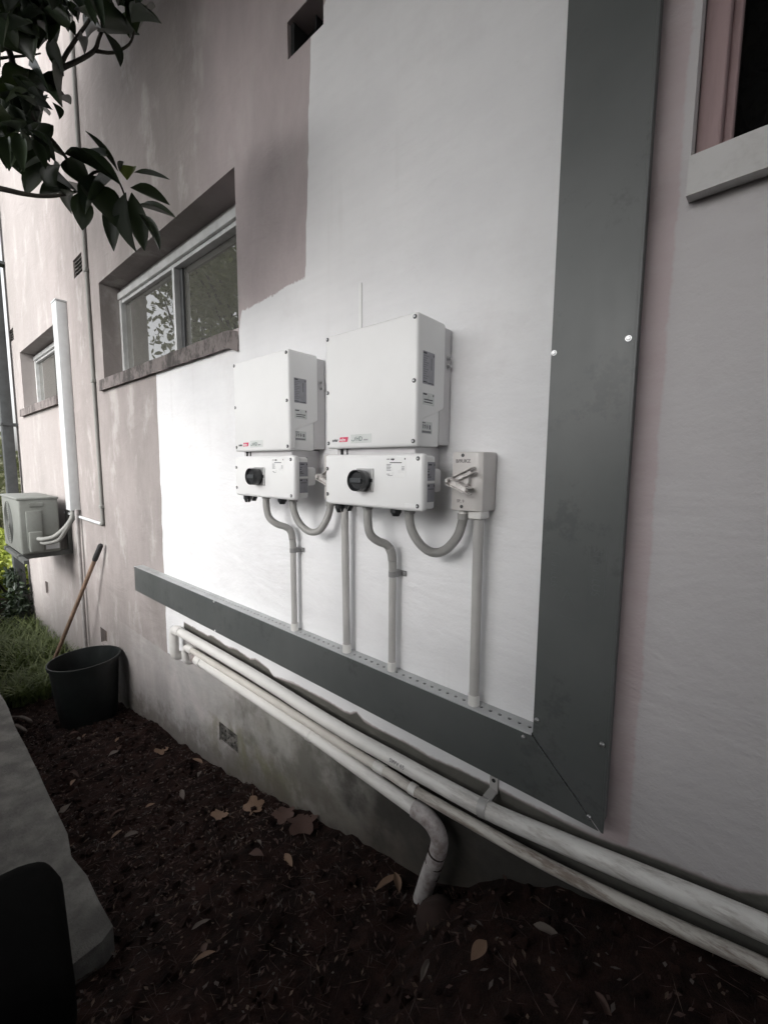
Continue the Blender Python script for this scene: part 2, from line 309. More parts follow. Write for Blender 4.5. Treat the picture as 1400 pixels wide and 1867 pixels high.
# branch and leaf coordinates in metres
LEAVES=[
([-1.404,-0.461,2.165],[-1.421,-0.52,2.239],0.031),
([-1.416,-0.453,2.174],[-1.449,-0.431,2.227],0.018),
([-1.413,-0.435,2.158],[-1.44,-0.41,2.221],0.053),
([-1.338,-0.443,2.144],[-1.335,-0.356,2.173],0.02),
([-1.434,-0.42,2.153],[-1.392,-0.334,2.137],0.058),
([-1.442,-0.398,2.116],[-1.31,-0.356,2.064],0.029),
([-1.413,-0.41,2.081],[-1.38,-0.366,1.998],0.033),
([-1.405,-0.428,2.126],[-1.457,-0.383,2.013],0.062),
([-1.366,-0.456,2.098],[-1.409,-0.434,1.977],0.062),
([-1.4,-0.466,2.1],[-1.549,-0.437,2.025],0.062),
([-1.46,-0.52,2.127],[-1.391,-0.483,2.025],0.102),
([-1.432,-0.467,2.155],[-1.401,-0.553,2.037],0.067),
([-1.437,-0.576,2.165],[-1.338,-0.488,2.114],0.062),
([-1.351,-0.51,2.155],[-1.469,-0.523,2.213],0.016),
([-1.428,-0.549,2.08],[-1.436,-0.546,1.996],0.06),
([-1.491,-0.6,2.154],[-1.561,-0.639,2.092],0.062),
([-1.437,-0.551,2.082],[-1.545,-0.598,2.148],0.102),
([-1.462,-0.56,2.095],[-1.518,-0.615,2.081],0.058),
([-1.433,-0.561,2.076],[-1.558,-0.548,2.089],0.02),
([-1.471,-0.699,2.166],[-1.561,-0.643,2.136],0.053),
([-1.492,-0.691,2.167],[-1.447,-0.698,2.082],0.031),
([-1.435,-0.659,2.149],[-1.385,-0.624,2.115],0.053),
([-1.413,-0.613,2.125],[-1.398,-0.679,2.068],0.044),
([-1.415,-0.58,2.14],[-1.455,-0.522,2.124],0.067),
([-1.4,-0.596,2.112],[-1.505,-0.593,2.096],0.058),
([-1.313,-0.652,2.33],[-1.326,-0.659,2.277],0.071),
([-1.335,-0.605,2.368],[-1.332,-0.642,2.323],0.044),
([-1.298,-0.62,2.336],[-1.341,-0.595,2.295],0.042),
([-1.353,-0.585,2.317],[-1.303,-0.62,2.205],0.051),
([-1.404,-0.646,2.313],[-1.291,-0.632,2.215],0.062),
([-1.271,-0.524,2.407],[-1.263,-0.499,2.477],0.047),
([-1.219,-0.54,2.359],[-1.266,-0.461,2.44],0.071),
([-1.247,-0.53,2.377],[-1.284,-0.482,2.359],0.051),
([-1.217,-0.548,2.363],[-1.181,-0.587,2.354],0.04),
([-1.233,-0.538,2.367],[-1.344,-0.538,2.431],0.018),
([-1.193,-0.514,2.407],[-1.239,-0.481,2.468],0.022),
([-1.266,-0.463,2.417],[-1.246,-0.435,2.498],0.075),
([-1.205,-0.481,2.403],[-1.158,-0.441,2.416],0.098),
([-1.223,-0.463,2.403],[-1.211,-0.432,2.484],0.089),
([-1.262,-0.581,2.335],[-1.334,-0.543,2.376],0.013),
([-1.315,-0.568,2.378],[-1.341,-0.577,2.417],0.031),
([-1.339,-0.613,2.227],[-1.438,-0.555,2.306],0.024),
([-1.35,-0.616,2.222],[-1.366,-0.598,2.206],0.036),
([-1.268,-0.565,2.405],[-1.319,-0.576,2.463],0.044),
([-1.244,-0.556,2.386],[-1.326,-0.559,2.451],0.027),
([-1.315,-0.693,2.191],[-1.383,-0.701,2.171],0.048),
([-1.348,-0.681,2.192],[-1.352,-0.625,2.211],0.045),
([-1.433,-0.701,2.229],[-1.492,-0.625,2.266],0.031),
([-1.368,-0.654,2.278],[-1.343,-0.705,2.175],0.045),
([-1.433,-0.684,2.198],[-1.385,-0.623,2.249],0.043),
([-1.558,-0.643,2.334],[-1.686,-0.662,2.344],0.041),
([-1.542,-0.674,2.289],[-1.484,-0.64,2.308],0.044),
([-1.441,-0.63,2.329],[-1.445,-0.669,2.237],0.038),
([-1.407,-0.643,2.307],[-1.356,-0.678,2.178],0.039),
([-1.506,-0.619,2.285],[-1.515,-0.687,2.22],0.041),
([-1.454,-0.638,2.302],[-1.546,-0.659,2.378],0.048),
([-1.431,-0.697,2.219],[-1.439,-0.66,2.284],0.043),
([-1.379,-0.666,2.257],[-1.432,-0.649,2.223],0.044),
([-1.46,-0.684,2.282],[-1.396,-0.655,2.247],0.042),
([-1.305,-0.671,2.19],[-1.294,-0.715,2.139],0.032),
([-1.435,-0.633,2.268],[-1.413,-0.69,2.199],0.047),
([-1.486,-0.605,2.332],[-1.498,-0.617,2.26],0.029),
([-1.537,-0.627,2.342],[-1.636,-0.663,2.341],0.037),
([-1.404,-0.632,2.297],[-1.53,-0.64,2.311],0.048),
([-1.436,-0.681,2.266],[-1.464,-0.648,2.263],0.031),
([-1.346,-0.685,2.232],[-1.478,-0.702,2.241],0.036),
([-1.391,-0.604,2.265],[-1.379,-0.645,2.26],0.035),
([-1.424,-0.615,2.297],[-1.451,-0.626,2.234],0.034),
([-1.523,-0.641,2.353],[-1.56,-0.57,2.398],0.033),
([-1.422,-0.672,2.226],[-1.438,-0.62,2.249],0.041),
([-1.356,-0.667,2.239],[-1.342,-0.671,2.17],0.039),
([-1.35,-0.694,2.203],[-1.373,-0.696,2.145],0.047),
([-1.423,-0.646,2.28],[-1.443,-0.572,2.317],0.041),
([-1.349,-0.701,2.17],[-1.308,-0.74,2.153],0.045),
([-1.474,-0.595,2.315],[-1.598,-0.593,2.306],0.031),
([-1.449,-0.669,2.253],[-1.538,-0.705,2.263],0.03),
([-1.487,-0.642,2.273],[-1.614,-0.604,2.275],0.048),
([-1.538,-0.641,2.341],[-1.595,-0.605,2.335],0.031),
([-1.338,-0.694,2.163],[-1.377,-0.656,2.144],0.029),
([-1.484,-0.63,2.287],[-1.558,-0.575,2.323],0.031),
([-1.394,-0.672,2.205],[-1.307,-0.727,2.157],0.042),
([-1.443,-0.607,2.265],[-1.431,-0.682,2.199],0.04),
([-1.39,-0.651,2.203],[-1.462,-0.682,2.204],0.032),
([-1.3,-0.699,2.201],[-1.318,-0.648,2.2],0.033),
([-1.446,-0.613,2.329],[-1.404,-0.657,2.207],0.032),
([-1.447,-0.612,2.29],[-1.495,-0.592,2.353],0.031),
([-1.366,-0.684,2.237],[-1.369,-0.683,2.179],0.031),
([-1.407,-0.643,2.268],[-1.403,-0.624,2.308],0.04),
([-1.275,-0.692,2.183],[-1.355,-0.647,2.22],0.038),
([-1.384,-0.641,2.246],[-1.416,-0.703,2.199],0.031),
([-1.32,-0.656,2.174],[-1.272,-0.698,2.152],0.034),
([-1.56,-0.629,2.231],[-1.564,-0.627,2.156],0.047),
([-1.486,-0.643,2.22],[-1.48,-0.717,2.15],0.042),
([-1.352,-0.684,2.13],[-1.349,-0.676,2.083],0.048),
([-1.521,-0.649,2.189],[-1.477,-0.707,2.116],0.033),
([-1.34,-0.689,2.112],[-1.248,-0.733,2.072],0.044),
([-1.42,-0.653,2.156],[-1.374,-0.73,2.06],0.03),
([-1.342,-0.669,2.127],[-1.319,-0.639,2.105],0.03),
([-1.58,-0.633,2.225],[-1.543,-0.659,2.138],0.039),
([-1.489,-0.692,2.156],[-1.579,-0.633,2.186],0.04),
([-1.475,-0.661,2.189],[-1.436,-0.61,2.179],0.041),
([-1.388,-0.672,2.147],[-1.303,-0.704,2.118],0.035),
([-1.354,-0.656,2.119],[-1.318,-0.647,2.051],0.03),
([-1.363,-0.704,2.1],[-1.321,-0.714,2.026],0.034),
([-1.484,-0.652,2.162],[-1.569,-0.68,2.215],0.042),
([-1.547,-0.617,2.267],[-1.638,-0.672,2.238],0.043),
([-1.39,-0.668,2.109],[-1.369,-0.706,2.039],0.042),
([-1.352,-0.683,2.115],[-1.302,-0.692,2.02],0.036),
([-1.4,-0.632,2.191],[-1.398,-0.671,2.125],0.029),
([-1.382,-0.701,2.137],[-1.451,-0.699,2.116],0.037),
([-1.445,-0.638,2.171],[-1.403,-0.607,2.199],0.037),
([-1.342,-0.655,2.152],[-1.443,-0.706,2.145],0.037),
([-1.55,-0.619,2.222],[-1.514,-0.562,2.209],0.033),
([-1.408,-0.66,2.116],[-1.381,-0.708,2.107],0.034),
([-1.359,-0.651,2.144],[-1.441,-0.6,2.144],0.038),
([-1.22,-0.669,2.296],[-1.236,-0.615,2.377],0.035),
([-1.133,-0.705,2.28],[-1.176,-0.737,2.237],0.04),
([-1.279,-0.647,2.348],[-1.304,-0.659,2.309],0.043),
([-1.413,-0.701,2.398],[-1.445,-0.674,2.361],0.044),
([-1.193,-0.709,2.253],[-1.148,-0.74,2.153],0.036),
([-1.258,-0.714,2.313],[-1.291,-0.716,2.357],0.03),
([-1.419,-0.652,2.5],[-1.444,-0.579,2.541],0.041),
([-1.357,-0.651,2.365],[-1.308,-0.624,2.379],0.029),
([-1.378,-0.658,2.391],[-1.355,-0.697,2.385],0.031),
([-1.217,-0.692,2.316],[-1.174,-0.709,2.299],0.034),
([-1.239,-0.722,2.304],[-1.132,-0.716,2.267],0.04),
([-1.285,-0.629,2.439],[-1.394,-0.615,2.458],0.035),
([-1.214,-0.703,2.252],[-1.218,-0.665,2.262],0.041),
([-1.39,-0.615,2.448],[-1.353,-0.676,2.337],0.038),
([-1.409,-0.589,2.556],[-1.412,-0.623,2.458],0.042),
([-1.158,-0.677,2.301],[-1.095,-0.664,2.24],0.041),
([-1.389,-0.594,2.43],[-1.452,-0.582,2.515],0.048),
([-1.224,-0.725,2.311],[-1.203,-0.704,2.283],0.038),
([-1.271,-0.7,2.366],[-1.198,-0.678,2.303],0.04),
([-1.201,-0.702,2.237],[-1.26,-0.748,2.273],0.043),
([-1.467,-0.619,2.488],[-1.478,-0.669,2.439],0.034),
([-1.283,-0.72,2.329],[-1.374,-0.696,2.341],0.039),
([-1.22,-0.641,2.34],[-1.175,-0.652,2.241],0.038),
([-1.231,-0.613,2.378],[-1.341,-0.642,2.37],0.029),
([-1.269,-0.675,2.369],[-1.258,-0.636,2.377],0.03),
([-1.253,-0.648,2.306],[-1.376,-0.672,2.333],0.042),
([-1.346,-0.652,2.416],[-1.471,-0.681,2.421],0.041),
([-1.456,-0.657,2.48],[-1.495,-0.581,2.538],0.047),
([-1.448,-0.683,2.428],[-1.472,-0.682,2.362],0.048),
([-1.223,-0.637,2.346],[-1.288,-0.663,2.336],0.031),
([-1.47,-0.619,2.46],[-1.375,-0.59,2.452],0.029),
([-1.412,-0.589,2.548],[-1.531,-0.602,2.576],0.029),
([-1.41,-0.618,2.456],[-1.386,-0.635,2.353],0.039),
([-1.249,-0.628,2.374],[-1.223,-0.602,2.346],0.038),
([-1.342,-0.707,2.401],[-1.417,-0.695,2.392],0.031),
([-1.356,-0.722,2.355],[-1.357,-0.664,2.384],0.044),
([-1.147,-0.668,2.26],[-1.099,-0.638,2.232],0.038),
([-1.453,-0.652,2.527],[-1.584,-0.672,2.542],0.048),
([-1.418,-0.658,2.429],[-1.42,-0.622,2.427],0.036),
([-1.235,-0.626,2.373],[-1.278,-0.677,2.332],0.04),
([-1.211,-0.682,2.271],[-1.294,-0.629,2.334],0.034),
([-1.396,-0.654,2.376],[-1.363,-0.662,2.376],0.041),
([-1.231,-0.688,2.271],[-1.135,-0.675,2.247],0.03),
([-1.31,-0.672,2.395],[-1.349,-0.624,2.478],0.029),
([-1.22,-0.692,2.319],[-1.34,-0.682,2.339],0.031),
([-1.355,-0.607,2.432],[-1.426,-0.554,2.479],0.043),
([-1.231,-0.638,2.317],[-1.173,-0.63,2.308],0.029),
([-1.206,-0.688,2.331],[-1.163,-0.662,2.286],0.047),
([-1.358,-0.637,2.417],[-1.42,-0.651,2.401],0.032),
([-1.448,-0.591,2.499],[-1.424,-0.622,2.398],0.034),
([-1.316,-0.717,2.345],[-1.372,-0.667,2.373],0.045),
([-1.254,-0.678,2.302],[-1.267,-0.676,2.336],0.041),
([-1.345,-0.63,2.439],[-1.437,-0.607,2.452],0.04),
([-1.204,-0.61,2.342],[-1.231,-0.648,2.285],0.035),
([-1.171,-0.675,2.261],[-1.127,-0.693,2.245],0.032),
([-1.258,-0.627,2.392],[-1.207,-0.6,2.339],0.029),
([-1.496,-0.67,2.484],[-1.452,-0.632,2.516],0.031),
([-1.324,-0.642,2.405],[-1.319,-0.679,2.396],0.034),
([-1.477,-0.677,2.49],[-1.488,-0.717,2.436],0.041),
([-1.142,-0.67,2.289],[-1.242,-0.63,2.325],0.038),
([-1.431,-0.683,2.424],[-1.422,-0.733,2.347],0.038),
([-1.375,-0.649,2.476],[-1.31,-0.636,2.399],0.048),
([-1.443,-0.626,2.476],[-1.378,-0.596,2.417],0.042),
([-1.379,-0.602,2.452],[-1.34,-0.616,2.356],0.044),
([-1.497,-0.642,2.455],[-1.456,-0.683,2.432],0.035),
([-1.178,-0.66,2.295],[-1.214,-0.69,2.32],0.044),
([-1.386,-0.658,2.416],[-1.336,-0.622,2.437],0.045),
([-1.345,-0.665,2.436],[-1.436,-0.658,2.434],0.032),
([-1.172,-0.696,2.252],[-1.158,-0.684,2.281],0.038),
([-1.437,-0.63,2.464],[-1.442,-0.558,2.495],0.036),
([-1.341,-0.669,2.419],[-1.413,-0.664,2.42],0.039),
([-1.422,-0.67,2.442],[-1.445,-0.674,2.39],0.042),
([-1.143,-0.673,2.262],[-1.203,-0.641,2.281],0.031),
([-1.174,-0.729,2.245],[-1.25,-0.705,2.256],0.044),
([-1.364,-0.677,2.417],[-1.278,-0.732,2.351],0.046),
([-1.264,-0.653,2.359],[-1.182,-0.632,2.295],0.033),
([-1.176,-0.642,2.32],[-1.301,-0.634,2.338],0.046),
([-1.144,-0.693,2.275],[-1.17,-0.725,2.232],0.044),
([-1.452,-0.642,2.512],[-1.501,-0.657,2.568],0.037),
([-1.211,-0.716,2.314],[-1.183,-0.686,2.274],0.034),
([-1.274,-0.694,2.355],[-1.177,-0.694,2.318],0.041),
([-1.303,-0.675,2.356],[-1.254,-0.696,2.267],0.029),
([-1.202,-0.743,2.251],[-1.116,-0.737,2.223],0.029),
([-1.293,-0.617,2.371],[-1.354,-0.597,2.452],0.041),
([-1.236,-0.688,2.303],[-1.204,-0.732,2.274],0.045),
([-1.163,-0.654,2.289],[-1.232,-0.63,2.284],0.037),
([-1.216,-0.708,2.256],[-1.242,-0.699,2.226],0.03),
([-1.302,-0.69,2.393],[-1.321,-0.713,2.351],0.032),
([-1.271,-0.692,2.303],[-1.187,-0.663,2.24],0.035),
([-1.17,-0.671,2.281],[-1.111,-0.648,2.284],0.033),
([-1.414,-0.693,2.393],[-1.406,-0.644,2.372],0.046),
([-1.365,-0.672,2.329],[-1.328,-0.687,2.321],0.039),
([-1.307,-0.667,2.34],[-1.331,-0.717,2.291],0.031),
([-1.395,-0.689,2.353],[-1.366,-0.714,2.262],0.037),
([-1.232,-0.721,2.226],[-1.119,-0.7,2.202],0.041),
([-1.326,-0.709,2.274],[-1.353,-0.656,2.303],0.039),
([-1.208,-0.527,2.457],[-1.23,-0.575,2.381],0.041),
([-1.361,-0.466,2.551],[-1.351,-0.52,2.542],0.046),
([-1.169,-0.568,2.394],[-1.145,-0.58,2.303],0.037),
([-1.257,-0.525,2.488],[-1.285,-0.521,2.437],0.034),
([-1.238,-0.502,2.48],[-1.279,-0.519,2.441],0.046),
([-1.362,-0.515,2.565],[-1.331,-0.563,2.446],0.039),
([-1.364,-0.558,2.485],[-1.276,-0.534,2.474],0.038),
([-1.165,-0.578,2.384],[-1.11,-0.575,2.282],0.031),
([-1.144,-0.492,2.416],[-1.037,-0.47,2.397],0.034),
([-1.141,-0.491,2.441],[-1.239,-0.469,2.455],0.045),
([-1.217,-0.506,2.488],[-1.17,-0.47,2.445],0.029),
([-1.18,-0.511,2.436],[-1.259,-0.449,2.493],0.038),
([-1.134,-0.481,2.45],[-1.199,-0.504,2.438],0.046),
([-1.136,-0.516,2.422],[-1.058,-0.524,2.328],0.035),
]
BRANCHES=[
([[-1.364,-0.754,2.348],[-1.379,-0.692,2.313],[-1.395,-0.677,2.286],[-1.414,-0.661,2.252],[-1.433,-0.639,2.213],[-1.439,-0.609,2.193],[-1.445,-0.578,2.17],[-1.458,-0.539,2.127]],0.0077),
([[-1.414,-0.661,2.252],[-1.387,-0.62,2.28],[-1.357,-0.593,2.313],[-1.328,-0.559,2.34],[-1.303,-0.534,2.363],[-1.286,-0.528,2.383],[-1.267,-0.525,2.404],[-1.241,-0.54,2.441]],0.0066),
([[-1.303,-0.534,2.363],[-1.285,-0.499,2.372],[-1.257,-0.47,2.394],[-1.236,-0.464,2.416]],0.0044),
([[-1.357,-0.593,2.313],[-1.342,-0.588,2.333],[-1.308,-0.568,2.371],[-1.271,-0.547,2.408],[-1.236,-0.536,2.445]],0.0055),
([[-1.544,-0.779,2.044],[-1.527,-0.699,2.058],[-1.518,-0.657,2.062],[-1.507,-0.618,2.069],[-1.491,-0.578,2.083],[-1.468,-0.537,2.106]],0.0077),
([[-1.465,-0.538,2.113],[-1.451,-0.525,2.133],[-1.433,-0.505,2.155],[-1.42,-0.469,2.158],[-1.422,-0.451,2.144],[-1.43,-0.436,2.118],[-1.438,-0.418,2.091]],0.0044),
([[-1.415,-0.737,2.269],[-1.386,-0.68,2.299],[-1.37,-0.649,2.314],[-1.358,-0.63,2.324]],0.0033),
([[-1.343,-0.754,2.376],[-1.32,-0.676,2.389],[-1.328,-0.647,2.371],[-1.336,-0.627,2.354]],0.0055),
]

# ------------------------------------------------------------------ ground and path
PROF = [(-60, -1.2), (-12, -.85), (-8, -.7), (-6, -.52), (-4, -.37), (-3.14, -.295), (-1.86, -.12), (-.94, .09), (-.55, .17), (-.40, .31), (-.1, .45), (.3, .50), (3, .55), (60, .7)]
def gz(x, y, fine=True):
    for (a, za), (b, zb) in zip(PROF[:-1], PROF[1:]):
        if a <= x <= b: z = za + (zb-za)*(x-a)/(b-a); break
    else: z = PROF[0][1] if x < 0 else PROF[-1][1]
    if fine and -8 < x < 3 and -2.4 < y < .3:
        z += .035*mnoise.noise((x*2.1, y*2.1, 3.7)) + .018*mnoise.noise((x*7, y*7, 1.2)) + .014*mnoise.noise((x*21, y*21, 8.1)) + .006*mnoise.noise((x*55, y*55, 2.1)) + .085*math.exp(-((x+1.0)/.2)**2 - ((y+.95)/.3)**2)
        if -.08 < y < .2: z += .02*(mnoise.noise((x*9, 4.4, 2.0)))
    return z
def axis(a, b, lo, hi, fine, coarse):
    v = [a]
    while v[-1] < b:
        t = v[-1]; v.append(t + (fine if lo <= t < hi else min(coarse, max(fine, (lo-t)*.5 if t < lo else (t-hi)*.35+fine))))
    return v
bm = NB(); xs = axis(-60, 40, -4.2, 1.0, .028, 5); ys = axis(-45, 30, -1.0, .06, .028, 4)
vs = [[bm.verts.new((x, y, gz(x, y))) for y in ys] for x in xs]
for i in range(len(xs)-1):
    for j in range(len(ys)-1): bm.faces.new((vs[i][j], vs[i+1][j], vs[i+1][j+1], vs[i][j+1]))
o = part('ground', bm, M_soil, smooth=True); o['kind'] = 'structure'
bm = NB()
n = 70; edge = []
for i in range(n+1):
    x = -9 + 7.78*i/n; edge.append((x, -.64 + .008*mnoise.noise((x*3, 0, 0)) + .005*mnoise.noise((x*14, 1, 0)) + (.0 if not (-1.6 < x < -1.46) else -.014)))
pts = [(-9, -2.3)] + edge + [(-1.20, -.67), (-1.185, -.9), (-1.21, -1.4), (-1.2, -2.3)]
prism(bm, pts[::-1], 'z', -1.2, .10)
o = part('concrete_path', bm, M_conc); o['kind'] = 'structure'

# ------------------------------------------------------------------ house
house = thing('house', 'two storey rendered house wall, part freshly painted white, with windows and vents', 'house', (-2, 0.1, 0))
HL = Vector((2, -.1, 0))          # children keep world coordinates
OP = [('w', -3.18, -1.572, 1.89, 2.478), ('w', -5.65, -4.3, 1.905, 2.46), ('w', -.12, 1.05, 1.885, 3.0),
      ('v', -1.235, -1.062, 2.656, 2.765), ('v', -3.68, -3.485, 2.635, 2.755), ('v', -6.07, -5.885, 2.63, 2.75), ('v', -5.325, -5.205, .045, .175), ('v', -3.603, -3.457, .02, .14), ('v', -1.843, -1.676, .03, .127)]
ox = sorted({-6.16, 1.7} | {v for o_ in OP for v in o_[1:3]}); oz = sorted({-1.3, 6.3} | {v for o_ in OP for v in o_[3:5]})
# extra rows so that shading stays even
bm = NB(); gv = {}
def V(x, y, z):
    k = (round(x, 4), round(y, 4), round(z, 4))
    if k not in gv: gv[k] = bm.verts.new(k)
    return gv[k]
def inside(x, z): return any(a < x < b and c < z < d for _, a, b, c, d in OP)
for a, b in zip(ox[:-1], ox[1:]):
    for c, d in zip(oz[:-1], oz[1:]):
        if not inside((a+b)/2, (c+d)/2): bm.faces.new((V(a, 0, c), V(b, 0, c), V(b, 0, d), V(a, 0, d)))
for k, a, b, c, d in OP:
    dp = .24 if k == 'w' else .09
    bm.faces.new((V(a,0,c), V(a,0,d), V(a,dp,d), V(a,dp,c))); bm.faces.new((V(b,0,c), V(b,dp,c), V(b,dp,d), V(b,0,d)))
    bm.faces.new((V(a,0,d), V(b,0,d), V(b,dp,d), V(a,dp,d))); bm.faces.new((V(a,0,c), V(a,dp,c), V(b,dp,c), V(b,0,c)))
a, b, c, d = -6.16, 1.7, -1.3, 6.3
for q in (((a,0,c),(a,4,c),(a,4,d),(a,0,d)), ((b,0,c),(b,0,d),(b,4,d),(b,4,c)), ((a,4,c),(b,4,c),(b,4,d),(a,4,d)), ((a,0,d),(b,0,d),(b,4,d),(a,4,d))):
    bm.faces.new([V(*p) for p in q])
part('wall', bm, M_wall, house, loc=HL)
bm = NB(); box(bm, -6.6, 2.1, -.55, 4.5, 6.3, 6.42)
part('roof', bm, plain('pale soffit board', (.45, .44, .43), .8), house, loc=HL)

def window(a, b, c, d, ym, split, head, mat, sill, sillmat, broken=False, jamb=None):
    bm = NB(); t = .03
    # stiles and rails, each its own bar butted end to end
    if jamb:
        box(bm, a+.001, a+.036, ym-.045, ym+.05, c, d, .004); box(bm, a+.036, a+.05, ym-.012, ym+.04, c, d, .003); box(bm, b-.05, b-.001, ym-.02, ym+.05, c, d, .004)
    else:
        box(bm, a+.001, a+t, ym-.012, ym+.05, c, d-head, .003); box(bm, b-t, b-.001, ym-.012, ym+.05, c, d-head, .003)
    box(bm, a+.05 if jamb else a+.001, b-.05 if jamb else b-.001, ym-.02, ym+.05, d-head, d-head*.45, .004)
    box(bm, a+.05 if jamb else a+.001, b-.05 if jamb else b-.001, ym+.0, ym+.05, d-head*.45, d-.001, .003)
    box(bm, a+.05 if jamb else a+t, b-.05 if jamb else b-t, ym-.004, ym+.05, d-head-.02, d-head, .002)
    if not jamb: box(bm, a+t, b-t, ym-.004, ym+.05, c, c+.022, .003)
    w = part('window', bm, mat, house, loc=HL)
    l0 = a+.05 if jamb else a+t
    edges = [l0] + split + [b-.05 if jamb else b-t]
    for k, (p, q) in enumerate(zip(edges[:-1], edges[1:])):
        bm = NB(); yy = ym + (.018 if k % 2 == 0 else .034)
        box(bm, p+.012 if k else p, q-.012 if k < len(edges)-2 else q, yy, yy+.005, c+.001, d-head-.02)
        part('pane', bm, M_glassd if jamb else M_glass, w)
    for s in split:
        bm = NB(); box(bm, s-.013, s+.009, ym-.008, ym+.03, c+.022 if not jamb else c, d-head-.02, .003); part('mullion', bm, mat, w)
        bm = NB(); box(bm, s+.009, s+.042, ym+.022, ym+.042, c+.022 if not jamb else c, d-head-.02, .002); part('sash_edge', bm, M_alud, w)
    x0, x1, z0, z1, pr = sill
    bm = NB(); nn = 40; top = []; bot = []
    for i in range(nn+1):
        x = x0 + (x1-x0)*i/nn; k = mnoise.noise((x*9, z0, 0))*.004
        if broken and x > x1-.05: k -= .02*(x-(x1-.05))/.05 + .006*mnoise.noise((x*90, 0, 0))
        top.append((x, k))
    for i in range(nn):
        xa, ka = top[i]; xb, kb = top[i+1]
        r = [(xa, -pr-ka*.6, z0+ka), (xb, -pr-kb*.6, z0+kb), (xb, -pr+.004-kb, z1-.006+kb*.5), (xa, -pr+.004-ka, z1-.006+ka*.5)]
        for quad in ([0,1,2,3],):
            bm.faces.new([bm.verts.new(r[j]) for j in quad])
        bm.faces.new([bm.verts.new(p) for p in (r[3], r[2], (xb, ym-.02, z1+.012), (xa, ym-.02, z1+.012))])
        bm.faces.new([bm.verts.new(p) for p in (r[1], r[0], (xa, -.001, z0+.004+ka), (xb, -.001, z0+.004+kb))])
    for x, k in (top[0], top[-1]):
        bm.faces.new([bm.verts.new(p) for p in ((x, -pr-k*.6, z0+k), (x, -pr+.004-k, z1-.006), (x, -.001, z1+.004), (x, -.001, z0+.004+k))])
    bmesh.ops.remove_doubles(bm, verts=bm.verts, dist=.0005)
    part('sill', bm, sillmat, w)
    return w
window(-3.18, -1.572, 1.89, 2.478, .12, [-2.39], .075, M_alu, (-3.225, -1.573, 1.818, 1.893, .022), M_sill, True)
window(-5.65, -4.3, 1.905, 2.46, .12, [-4.78], .065, M_alu, (-5.72, -4.27, 1.828, 1.905, .03), M_sill)
window(-.12, 1.05, 1.885, 3.0, .085, [.5], .07, M_jamb, (-.118, 1.1, 1.806, 1.876, .035), M_sillp, jamb=True)

# vents: top one an open dark slot with mid rib, others louvres, the lower one a perforated air brick
def vent(a, b, c, d, kind):
    bm = NB()
    if kind == 'slot':
        box(bm, a+.0005, b-.0005, .07, .085, c, d); box(bm, a+.0005, a+.018, .012, .07, c, d, .002); box(bm, (a+b)/2-.003, (a+b)/2+.003, .045, .07, c, d)
        v = part('air_vent', bm, M_gap, house, loc=HL); return
    if kind == 'louvre':
        box(bm, a+.0005, b-.0005, .06, .075, c, d, mi=0)
        v = part('air_vent', bm, M_gap, house, loc=HL)
        n = 5
        for i in range(n):
            z = c + (d-c)*(i+.5)/n; bm = NB(); prism(bm, [(.006, z-.008), (.045, z+.006), (.045, z+.010), (.006, z-.003)], 'x', a+.001, b-.001); part('slat', bm, M_ventg, v)
        return
    if kind == 'plain':
        box(bm, a+.0005, b-.0005, .03, .06, c, d); part('air_vent', bm, M_vent, house, loc=HL); return
    box(bm, a+.0005, b-.0005, .05, .065, c, d); v = part('air_brick', bm, M_gap, house, loc=HL)
    nx, nz = 6, 4; bm = NB()          # lattice of diagonal ribs
    W = (b-a-.002)/nx; H = (d-c-.002)/nz
    for i in range(nx):
        for j in range(nz):
            cx = a+.001+W*(i+.5); cz = c+.001+H*(j+.5); f = .62 if (i+j) % 2 else .30
            o4 = [(cx-W/2, cz-H/2), (cx+W/2, cz-H/2), (cx+W/2, cz+H/2), (cx-W/2, cz+H/2)]
            i4 = [(cx, cz-H/2*f), (cx+W/2*f, cz), (cx, cz+H/2*f), (cx-W/2*f, cz)]
            i4 = [(cx-W/2*f*.7, cz-H/2*f), (cx+W/2*f*.9, cz-H/2*f*.8), (cx+W/2*f*.7, cz+H/2*f), (cx-W/2*f*.9, cz+H/2*f*.8)]
            A = [bm.verts.new((p[0], .008, p[1])) for p in o4]; B = [bm.verts.new((p[0], .010, p[1])) for p in i4]; C = [bm.verts.new((p[0], .049, p[1])) for p in i4]
            for k in range(4): bm.faces.new((A[k], A[(k+1) % 4], B[(k+1) % 4], B[k])); bm.faces.new((B[k], B[(k+1) % 4], C[(k+1) % 4], C[k]))
    part('lattice', bm, M_ventg, v)
for (k, a, b, c, d), kd in zip(OP[3:], ('slot', 'louvre', 'louvre', 'plain', 'plain', 'brick')): vent(a, b, c, d, kd)

# ------------------------------------------------------------------ steel duct and cable tray
duct = thing('cable_duct', 'wide vertical slate grey steel duct running up the wall', 'cable duct', (-.25, 0, .7)); dl = Vector((.25, 0, -.7))
bm = NB(); ztop_ = 4.2
prism(bm, [(-.324, .7585), (-.1765, .611), (-.1765, ztop_), (-.324, ztop_)], 'y', -.050, -.0485)
o = part('cover', bm, M_tray, duct, loc=dl)
bm = NB(); box(bm, -.3235, -.322, -.0485, -.001, .76, ztop_); box(bm, -.1785, -.177, -.0485, -.001, .614, ztop_)
part('side_flange', bm, M_tray, duct, loc=dl)
bm = NB(); box(bm, -.1765, -.1715, -.0512, -.0475, .611, ztop_, .001); part('edge_fold', bm, M_tray, duct, loc=dl)
def rivet(x, z, par, l, y=-.0505):
    bm = NB(); cyl(bm, (x, y, z), (0, -1, 0), .0052, .002, 14); cyl(bm, (x, y-.002, z), (0, -1, 0), .0042, .002, 14, r2=.0024)
    o = part('screw', bm, M_steel, par, loc=l); smooth_by_angle(o, 35)
